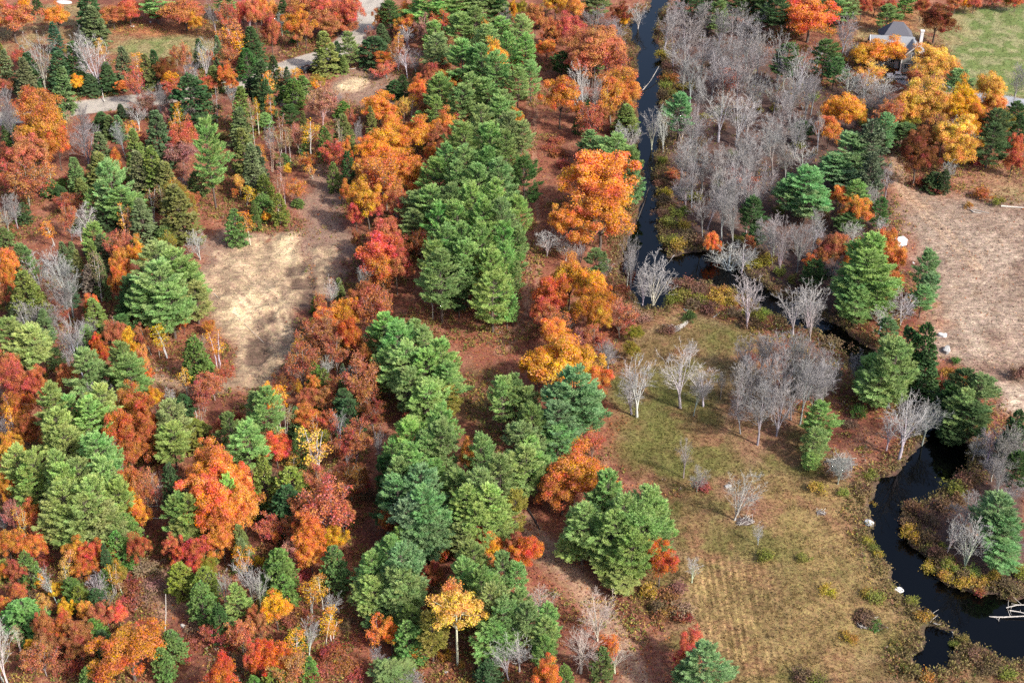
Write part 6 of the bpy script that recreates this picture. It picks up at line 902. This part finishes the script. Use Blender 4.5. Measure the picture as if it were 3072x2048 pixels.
# ------------------------------------------------------------------ vehicles
def wheel_mesh(rad, w, tag_):
    V, F = [], []; n = 14
    for s in (-1, 1):
        for i in range(n): a = i*2*math.pi/n; V.append((math.cos(a)*rad, s*w/2, math.sin(a)*rad))
    F = [(i, (i+1) % n, n+(i+1) % n, n+i) for i in range(n)]+[tuple(range(n))[::-1], tuple(range(n, 2*n))]
    return poly_mesh(tag_, V, F)
def extrude(prof, w, top=1.0, zc=1.0):
    """side profile (x, z) extruded over width w, narrower above zc"""
    n = len(prof); V = []
    for s in (-1, 1): V += [(x, s*w/2*(top if z > zc else 1.0), z) for x, z in prof]
    return V, [tuple(range(n)), tuple(range(2*n-1, n-1, -1))]+[(i, n+i, n+(i+1) % n, (i+1) % n) for i in range(n)]
def vehicle(name, label, cat, x, y, rz, paint, pickup=False):
    v = thing(name, label, cat, (x, y, gz(x, y)+.02), rz); L_ = 5.2 if pickup else 4.7
    if pickup: body = [(-2.6, .45), (2.55, .45), (2.6, .85), (2.5, 1.05), (1.2, 1.18), (-2.6, 1.18)]; cab = [(1.15, 1.18), (.55, 1.80), (-.85, 1.82), (-1.0, 1.18)]
    else: body = [(-2.3, .42), (2.25, .42), (2.35, .75), (2.2, .98), (1.15, 1.10), (-2.25, 1.14), (-2.35, .8)]; cab = [(1.15, 1.10), (.40, 1.68), (-1.75, 1.72), (-2.2, 1.14)]
    bo = link('body', poly_mesh('body', *extrude(body, 1.85, .97, .9)), paint, v); bv = bo.modifiers.new('b', 'BEVEL'); bv.width = .07; bv.segments = 2
    ca = link('cabin', poly_mesh('cabin', *extrude(cab, 1.72, .86, 1.3)), paint, v); bv = ca.modifiers.new('b', 'BEVEL'); bv.width = .06; bv.segments = 2
    ws = [(1.16, 1.16), (.56, 1.66), (.50, 1.64), (1.08, 1.16)]
    (x0, z0), (x1, z1), (x2, z2), (x3, z3) = cab
    link('windscreen', poly_mesh('ws', [(x0+.02, -.70, z0+.06), (x0+.02, .70, z0+.06), (x1+.06, .62, z1-.06), (x1+.06, -.62, z1-.06)], [(0, 1, 2, 3)]), H_['glass'], ca)
    link('rear_window', poly_mesh('rw', [(x3-.02, -.68, z3+.08), (x3-.02, .68, z3+.08), (x2-.05, .6, z2-.1), (x2-.05, -.6, z2-.1)], [(3, 2, 1, 0)]), H_['glass'], ca)
    for s in (-1, 1):
        for k in range(1 if pickup else 2):
            a, b = ((x3+.18, x0-.3) if pickup else ((x3+.35, -.62) if k else (-.52, x0-.35)))
            link('side_window', poly_mesh('sw', [(a, s*.868, 1.22), (b, s*.868, 1.22), (min(b, x1+.02)-.02, s*.768, z1-.14), (max(a, x2+.02)+.05, s*.768, z1-.14)], [(0, 1, 2, 3)]), H_['glass'], ca)
        for xx in (-1.45, 1.45):
            w_ = link('wheel', wheel_mesh(.36, .24, 'tyre'), H_['tyre'], v); w_.location = (xx, s*.86, .36); r_ = link('rim', wheel_mesh(.22, .26, 'rim'), H_['metal'], w_)
        link('headlight', boxes_mesh('hl', ((2.32 if not pickup else 2.55, s*.68, .82), (.10, .34, .16))), H_['lamp'], v); link('tail_light', boxes_mesh('tl', ((-2.31 if not pickup else -2.6, s*.78, .92), (.08, .18, .26))), H_['red'], v)
        link('mirror', boxes_mesh('mi', ((.85, s*1.0, 1.2), (.12, .2, .14))), paint, v)
    if not pickup: link('roof_rail', boxes_mesh('rr', ((-.7, .62, 1.75), (1.6, .05, .06)), ((-.7, -.62, 1.75), (1.6, .05, .06))), H_['metal'], v)
    else: link('cargo_bed', boxes_mesh('bed', ((-1.8, 0, 1.0), (1.45, 1.5, .37))), H_['black'], v).location = (0, 0, .012)
    return v
cx, cy_ = (-56.43, 366.27); px0, py0 = (-62.76, 368.05); px1, py1 = (-56.84, 373.01)
vehicle('parked_car', 'black car on the gravel road behind the small evergreens', 'car', cx, cy_, math.atan2(py1-py0, px1-px0), H_['black'])
cx, cy_ = (105.68, 361.46)
vehicle('pickup_truck', 'white pickup truck parked below the grey house', 'truck', cx, cy_, R(172), H_['white'], True)
cx, cy_ = (86.64, 272.82)
tr = thing('cargo_trailer', 'small white box trailer at the edge of the tan field', 'trailer', (cx, cy_, gz(cx, cy_)), R(20))
b_ = link('box', boxes_mesh('box', ((0, 0, 1.15), (2.6, 1.7, 1.5))), H_['white'], tr); bv = b_.modifiers.new('b', 'BEVEL'); bv.width = .05; bv.segments = 2
link('drawbar', boxes_mesh('db', ((1.8, 0, .45), (1.1, .12, .12))), H_['metal'], tr)
for s in (-1, 1):
    w_ = link('wheel', wheel_mesh(.3, .2, 'tyre'), H_['tyre'], tr); w_.location = (-.2, s*.92, .3); link('rim', wheel_mesh(.17, .22, 'rim'), H_['metal'], w_)
# a white boat hull turned over on the lawn edge
cx, cy_ = (-137.31, 416.62)
bt = thing('boat', 'upturned white boat on the rough lawn under the trees', 'boat', (cx, cy_, gz(cx, cy_)), R(-6)); V, F = [], []
for i in range(9):
    t = i/8*2-1; wd = .85*(1-abs(t)**2.6)**.8+.03
    for j in range(7): a = math.pi*j/6; V.append((t*2.5, math.cos(a)*wd, .05+math.sin(a)**.7*(.55+.1*(1-t*t))*(1 if abs(t) < .99 else .5)))
F = [(i*7+j, i*7+j+1, i*7+j+8, i*7+j+7) for i in range(8) for j in range(6)]
hull = link('hull', poly_mesh('hull', V, F), H_['white'], bt); hull.data.polygons.foreach_set('use_smooth', [True]*len(F))
link('keel', boxes_mesh('keel', ((0, 0, .68), (4.2, .07, .10))), H_['wood'], bt)
# ------------------------------------------------------------------ rocks
def rock_mesh(seed):
    r = np.random.default_rng(seed); V, F = [], []; nu, nv = 12, 7
    for j in range(nv):
        for i in range(nu):
            a = i*2*math.pi/nu; e = -math.pi/2+math.pi*(j+.0)/(nv-1); d = np.array([math.cos(a)*math.cos(e), math.sin(a)*math.cos(e), math.sin(e)])
            d2 = d*(.85+.25*math.sin(3*d[0]+seed)*math.cos(2.3*d[1]+seed*2)+.12*math.sin(5*d[2]+4*d[0]+seed)); V.append(tuple(np.sign(d2)*np.abs(d2)**.8*np.array([.5, .42, .34])+[0, 0, .2]))
    F = [(j*nu+i, j*nu+(i+1) % nu, (j+1)*nu+(i+1) % nu, (j+1)*nu+i) for j in range(nv-1) for i in range(nu)]
    return poly_mesh('rock', V, F)
RK = [rock_mesh(s) for s in (1, 2, 3)]
def rock(x, y, s, label, m, group, i=0, rz=0, cat='boulder'):
    me = RK[i % 3].copy(); o = link('boulder', me, m); o.location = (x, y, gz(x, y)-.08); o.scale = s; o.rotation_euler = (0, 0, rz); tag(o, label, cat, group)
for i, ((x, y), s, lb, mm) in enumerate((
    ((87.45, 237.30), (2.0, 1.6, 1.6), 'pale grey boulder at the edge of tan field by the dark hemlock', 'white_stone'), ((86.80, 231.69), (2.4, 1.9, 1.9), 'dark sided grey boulder with white top by the tan field', 'stone'),
    ((60.99, 181.38), (1.9, 1.6, 1.7), 'rough white rock at the reddish grass on the stream bank', 'white_stone'), ((63.21, 169.75), (1.0, 1.0, 1.0), 'small pale rock at the water above the paired white rocks', 'white_stone'),
    ((62.77, 168.75), (.8, .7, .7), 'smallest pale rock on the grass bank above the paired rocks', 'stone'), ((62.58, 165.93), (2.4, 1.7, 1.3), 'broad flat white rock touching a smaller one by the stream', 'white_stone'),
    ((63.35, 165.78), (1.5, 1.4, 1.3), 'round white rock beside a broader one at the water', 'white_stone'), ((36.27, 247.05), (1.0, .8, .6), 'small white block among the shrubs at the stream bend', 'white_stone'),
    ((35.41, 241.87), (3.4, 1.7, .30), 'flat tan stone slab lying in the grass by the bend', 'wood'), ((88.28, 266.04), (.7, .6, .5), 'tiny white stone on tan field beside the blue-green pine', 'white_stone'),
    ((38.15, 191.10), (1.3, 1.1, .9), 'bluish grey stone beside the lone bare tree in the field', 'stone'), ((-18.89, 151.05), (1.2, .9, .7), 'tan stone by the amber shrub on the lower path', 'white_stone'), ((-10.03, 148.37), (.8, .7, .6), 'pale stone on dark leaves below the golden aspen', 'white_stone'),
    ((-59.99, 161.47), (.8, .7, .8), 'white stone in the pink clearing of the lower wood', 'white_stone'), ((-51.67, 157.43), (1.1, .9, .7), 'peach tan stone at the lower end of the pink clearing', 'wood'), ((-112.17, 397.87), (1.2, 1.0, .9), 'grey white stone under red trees at the small lawn', 'white_stone'), ((-107.48, 400.90), (.9, .8, .7), 'small white stone under the pine behind the small lawn', 'white_stone'))):
    rock(x, y, s, lb, H_[mm], 'pale rocks lying on the ground', i, i*1.3)
# ------------------------------------------------------------------ logs and fallen stems
def log(pts, r0, label, m='wood', z=.12, branches=0, name='fallen_log', seed=1, group='fallen logs'):
    r = random.Random(seed); P = []
    for k, p in enumerate(pts): P.append((p[0], p[1], (max(gz(p[0], p[1]), -.75) if len(p) < 3 else gz(p[0], p[1])+p[2])+z))
    o0 = np.array(P[0]); Q = [tuple(np.array(p)-o0) for p in P]
    e = thing(name, label, 'log', tuple(o0), 0, group); V, F = tubes(path(Q, r0, r0*.55), 7); link('stem', from_quads('stem', V, F, smooth=True), H_[m], e)
    for b in range(branches):
        i = r.randrange(len(Q)-1); t = r.random(); s = np.array(Q[i])*(1-t)+np.array(Q[i+1])*t; d = np.array([r.uniform(-1, 1), r.uniform(-1, 1), r.uniform(.0, .7)]); ln = r.uniform(.8, 2.2)
        V, F = tubes(path([s, s+d*ln*.5, s+d*ln+np.array([r.uniform(-.2, .2), 0, .1])], r0*.4, .02), 4); link('branch', from_quads('br', V, F), H_[m], e)
log([(114.25, 290.40), (117.17, 290.25), (120.92, 289.78)], .22, 'long straight white log on the far edge of tan field', seed=2)
log([(106.79, 288.99), (107.16, 287.75), (108.74, 287.29)], .16, 'bent pale branch lying on the tan field by the bushes', branches=2, seed=3)
log([(107.57, 288.99), (109.52, 287.90), (110.75, 287.29)], .10, 'thin pale branch beside the bent one on tan field', seed=4)
log([(72.71, 160.89)+(0.6,), (75.41, 160.30)+(1.2,), (78.04, 159.87)+(1.6,), (82.17, 159.87)+(1.9,)], .17, 'long white fallen trunk reaching over the black stream', branches=3, seed=5)
log([(79.05, 161.91)+(1.5,), (80.69, 162.06)+(1.8,), (83.13, 162.20)+(2.,)], .12, 'upper pale stem of the fallen trees over the stream', branches=4, seed=6)
log([(79.41, 161.32)+(1.6,), (80.88, 160.89)+(1.7,), (82.52, 160.16)+(1.7,)], .11, 'slanting pale stem among the fallen trees over the stream', branches=3, seed=7)
log([(66.45, 158.29), (68.52, 158.15), (69.18, 157.43), (69.15, 156.51), (70.14, 156.30), (70.83, 155.74)], .13, 'crooked grey driftwood by the side pool of the stream', branches=4, seed=8)
log([(66.92, 161.32), (67.01, 159.94), (66.55, 159.15)], .14, 'short forked white driftwood on the grassy stream bank', branches=5, seed=9)
log([(63.22, 163.53), (63.52, 162.50)], .10, 'little tan stick on the bank below the paired rocks', seed=10)
log([(-47.87, 366.72), (-45.56, 367.83), (-43.49, 368.50)], .15, 'white fallen birch along the bare earth edge', seed=11)
log([(-42.62, 369.17), (-41.13, 370.29), (-39.66, 371.64)], .12, 'shorter white birch stem in line with the fallen birch', seed=12)
log([(-63.64, 182.56), (-61.88, 182.65), (-60.02, 182.48)], .14, 'white log lying across the shaded red path', seed=13)
log([(-63.10, 185.73), (-60.86, 185.82)], .08, 'thin grey pole across the shaded red path', seed=14)
log([(-37.56, 165.55)+(.2,), (-36.19, 164.13)+(.5,), (-34.79, 162.79)+(.2,)], .12, 'white stem leaning above the round yellow tree', seed=15)
log([(-24.51, 154.90), (-23.78, 154.27)], .16, 'short pale split log on the lower path', seed=16)
log([(-24.12, 156.37), (-23.57, 155.46)], .07, 'thin stick on the red leaves of the lower path', seed=17)
log([(-54.27, 156.02), (-54.47, 158.86)+(1.4,), (-54.97, 161.91)+(2.6,)], .09, 'thin bare stem leaning over the pink clearing', seed=18)
log([(-59.11, 208.53), (-59.08, 210.44)+(.6,), (-60.07, 212.79)+(1.4,)], .13, 'pale broken stub beside the sandy pit edge', seed=19)
log([(-108.45, 346.34), (-109.67, 350.03)+(1.4,), (-110.83, 353.77)+(2.9,)], .13, 'pale leaning pole beside the gravel road', seed=20)
log([(35.28, 354.41)+(1.6,), (37.67, 358.44)+(2.4,), (40.63, 365.39)+(3.5,)], .12, 'white dead branch slanting over the blue stream', branches=2, seed=21)
log([(0.53, 192.54), (0.24, 190.47), (0.41, 188.52)], .20, 'dark wet log beside the trail under the pines', 'darkwood', seed=22)
log([(1.40, 188.52), (2.09, 186.86)], .18, 'short dark log following the curved one along the trail', 'darkwood', seed=23)
log([(2.54, 185.21), (3.55, 182.90), (4.76, 179.71)], .18, 'long straight dark log edging the leafy trail', 'darkwood', seed=24)
log([(40.17, 181.63), (40.63, 182.56)], .10, 'small cream stick by the brush under the field tree', seed=25)
log([(-63.47, 253.43), (-56.22, 243.33), (-50.36, 236.12)], .06, 'thin pole lying across the sandy pit', seed=26)
log([(24.37, 253.43), (25.34, 251.11), (25.91, 250.21)], .16, 'grey log on the bank of the bend pool', seed=27, branches=2)
log([(41.73, 244.32), (42.67, 245.31), (43.52, 246.55)], .12, 'grey branch on the grass below the yellow shrubs', seed=28, branches=2)
log([(28.71, 284.37), (31.35, 293.73), (33.31, 303.54)], .20, 'dark trunk fallen along the straight stream', 'darkwood', z=.25, seed=29, branches=5)
# ------------------------------------------------------------------ brush piles: every stick its own piece
SV, SF = tubes(path([(-.5, 0, 0), (-.1, .03, .02), (.5, -.02, 0)], .030, .014), 4); STK = from_quads('stick', SV, SF); STK.materials.append(H_['wood'])
hp = plain('heap_debris', (.09, .07, .065), .95, var=.5, scale=4)
def brush(x, y, w, d, n, label, seed, ln=(1.5, 3.5), hgt=.9):
    r = random.Random(seed); e = thing('brush_pile', label, 'brush pile', (x, y, gz(x, y)), 0, 'piles of cut brush'); V = []; F = []
    for j in range(7):
        for i in range(14): a = i*2*math.pi/14; q = 1-j/6; V.append((math.cos(a)*w*.55*q*(1+.15*math.sin(3*a+seed)), math.sin(a)*d*.55*q*(1+.15*math.cos(2*a)), hgt*.7*(1-q**2)-.1+.12*r.random()))
    F = [(j*14+i, j*14+(i+1) % 14, (j+1)*14+(i+1) % 14, (j+1)*14+i) for j in range(6) for i in range(14)]
    link('heap', poly_mesh('heap', V, F), hp, e)
    for k in range(n):
        o = bpy.data.objects.new('stick', STK); COL.link(o); o.parent = e; L_ = r.uniform(*ln); o.location = (r.uniform(-w, w)*.42, r.uniform(-d, d)*.42, r.uniform(.15, hgt)); o.rotation_euler = (r.uniform(-.3, .3), r.uniform(-.5, .5), r.uniform(0, 6.3)); o.scale = (L_, r.uniform(1.2, 2.6), r.uniform(1.2, 2.6))
bx_, by_ = (-57.34, 350.44); brush(bx_, by_, 6.5, 6, 70, 'big pile of silvery cut branches near the road', 4, (1.8, 4.2), 1.6)
bx_, by_ = (-60.12, 346.34); brush(bx_, by_, 7, 6, 36, 'dark purplish brush heap joining the silvery pile', 5, (1.2, 3.0), 1.1)
bx_, by_ = (59.02, 196.85); brush(bx_, by_, 5, 4, 34, 'tangled grey brush in the grass near the stream', 6, (1.2, 3.2), 1.2)
bx_, by_ = (39.85, 181.80); brush(bx_, by_, 3.4, 2.6, 24, 'dark brush under the lone bare field tree', 7, (.8, 1.8), .6)
bx_, by_ = (53.30, 184.27); brush(bx_, by_, 1.8, 1.3, 12, 'little dark brush tuft in the golden grass', 8, (.5, 1.2), .5)
bx_, by_ = (56.51, 158.50); brush(bx_, by_, 4.6, 3.2, 26, 'flattened dark brown brush in the golden grass', 9, (1.0, 2.4), .5)
bx_, by_ = (32.65, 240.29); brush(bx_, by_, 4, 2.4, 18, 'dark brush strip in the grass at the bend', 10, (.8, 2.0), .4)
# ------------------------------------------------------------------ ground cover that nobody could count
def cover_material(name, tr):
    m, n, l = mat(name); a = N(n, 'ShaderNodeAttribute', attribute_name='col'); d = n.new('ShaderNodeBsdfDiffuse'); t = n.new('ShaderNodeBsdfTranslucent'); mx = N(n, 'ShaderNodeMixShader', n0=tr)
    l.new(a.outputs['Color'], d.inputs[0]); l.new(a.outputs['Color'], t.inputs[0]); l.new(d.outputs[0], mx.inputs[1]); l.new(t.outputs[0], mx.inputs[2]); o = n.new('ShaderNodeOutputMaterial'); l.new(mx.outputs[0], o.inputs[0]); return m
def at_grid(a, x, y):
    i = np.clip(np.searchsorted(GX, x), 0, len(GX)-1); j = np.clip(np.searchsorted(GY, y), 0, len(GY)-1); return a[j, i]
def cover(name, label, x, y, z, D, L, W, col, r, flat=None, tr=.3):
    C = np.stack([x, y, z], -1); V, F = diamonds(C, D, L, W, r, flat)
    o = link(name, from_quads(name, V, F, col=np.repeat(np.concatenate([np.clip(col, .003, .9), np.ones((len(col), 1))], -1), 4, 0)), cover_material(name, tr)); o['kind'] = 'stuff'; o['label'] = label; return o
def scatter(n, r):
    x = r.uniform(-165, 165, n); y = 138+(415-138)*r.random(n)**1.25; k = np.abs(x) < y*.46+38; return x[k], y[k]
r = np.random.default_rng(77)
x, y = scatter(420000, r); G = {k: at_grid(v, x, y) for k, v in GM.items()}
openness = np.maximum.reduce([G['sand'], G['gravel_road'], G['driveway'], sstep(-1., 0, G['river']), G['tan_field']*.9, G['lawn'], G['field'], G['rough']*.8, G['trail']*.6, G['bare_earth']*.7, G['woods_floor']*.72])
k = (r.random(len(x)) > openness) & (r.random(len(x)) < .50); x1, y1 = x[k], y[k]; n = len(x1)
pal = np.array([(.36, .105, .05), (.26, .085, .05), (.40, .15, .06), (.18, .07, .05), (.30, .14, .085), (.42, .22, .08), (.24, .12, .085)]); c = pal[np.clip((r.random(n)*.55+fbm(x1*.12, y1*.12, 61)*.9-.25)*7, 0, 6).astype(int)]*r.uniform(.55, 1.25, (n, 1))
cover('fallen_leaves', 'red and brown fallen leaves covering the woodland floor', x1, y1, at_grid(GZ, x1, y1)+.05+.12*r.random(n), unit(r.normal(size=(n, 3))*np.array([1, 1, .25])), r.uniform(.22, .5, n), r.uniform(.16, .36, n), c, r, flat=unit(r.normal(size=(n, 3))*.45+[0, 0, 1]))
nearw = sstep(-5, -1, G['river'])*(G['river'] < .3)
k = ((r.random(len(x)) > np.clip(openness*1.15, 0, 1)) & (fbm(x*.10, y*.10, 63) > .50) & (r.random(len(x)) < .62)) | (r.random(len(x)) < nearw*.9); xc, yc = x[k], y[k]; q = 5; n = len(xc)*q
x1 = np.repeat(xc, q)+r.normal(size=n)*.22; y1 = np.repeat(yc, q)+r.normal(size=n)*.22; pal = np.array([(.12, .17, .045), (.32, .14, .07), (.22, .20, .06), (.26, .14, .09), (.38, .28, .08), (.17, .20, .05), (.30, .24, .18)])
ci = np.clip((r.random(len(xc))*.5+fbm(xc*.22, yc*.22, 64)*1.1-.3)*7, 0, 6).astype(int); cc_ = pal[ci]; wet = r.random(len(xc)) < nearw[k]; cc_[wet] = np.array([(.17, .145, .055), (.22, .165, .075), (.13, .095, .055), (.20, .18, .06), (.26, .20, .10)])[r.integers(0, 5, int(wet.sum()))]; c = np.repeat(cc_, q, 0)*r.uniform(.6, 1.3, (n, 1))
cover('undergrowth', 'low mixed undergrowth of saplings and ferns between the trees', x1, y1, np.repeat(at_grid(GZ, xc, yc), q)+.1+(.55+.5*np.repeat(nearw[k], q))*r.random(n)**1.5, unit(r.normal(size=(n, 3))*np.array([.7, .7, .4])+[0, 0, .5]), r.uniform(.3, .6, n), r.uniform(.12, .28, n), c, r)
k = (r.random(len(x)) < np.clip(np.maximum.reduce([G['field'], G['rough']*.7, G['lawn']*.4, G['tan_field']*.22]), 0, 1)) & (G['river'] < -.4); xc, yc = x[k], y[k]; q = 3; n = len(xc)*q
x1 = np.repeat(xc, q)+r.normal(size=n)*.12; y1 = np.repeat(yc, q)+r.normal(size=n)*.12; gc = ground_colour(xc, yc, {kk: at_grid(v, xc, yc) for kk, v in GM.items()}); c = np.repeat(gc*r.uniform(.65, 1.5, (len(xc), 1)), q, 0)*r.uniform(.8, 1.25, (n, 1))
hh = np.repeat(.20+.25*fbm(xc*.2, yc*.2, 66), q)*r.uniform(.6, 1.3, n)
cover('grass', 'dry olive and straw coloured grass of the mown field', x1, y1, np.repeat(at_grid(GZ, xc, yc), q)+hh*.4, unit(r.normal(size=(n, 3))*.35+[0, 0, 1]), hh, r.uniform(.06, .14, n), c, r, tr=.4)
k = r.random(len(x)) < np.clip(G['sand']*.85+G['tan_field']*.75*sstep(.42, .66, fbm(x*.13, y*.13, 71))+G['bare_earth']*.4+G['trail']*.25, 0, 1)*.5; x1, y1 = x[k], y[k]; n = len(x1)
gc = ground_colour(x1, y1, {kk: at_grid(v, x1, y1) for kk, v in GM.items()})*r.uniform(.6, 1.35, (n, 1)); ln = .12+.38*r.random(n)**3
cover('gravel', 'loose clods and stones on the bare sand and field', x1, y1, at_grid(GZ, x1, y1)+ln*.2, unit(r.normal(size=(n, 3))*[1, 1, .6]), ln, ln*.8, gc, r, tr=0.0)
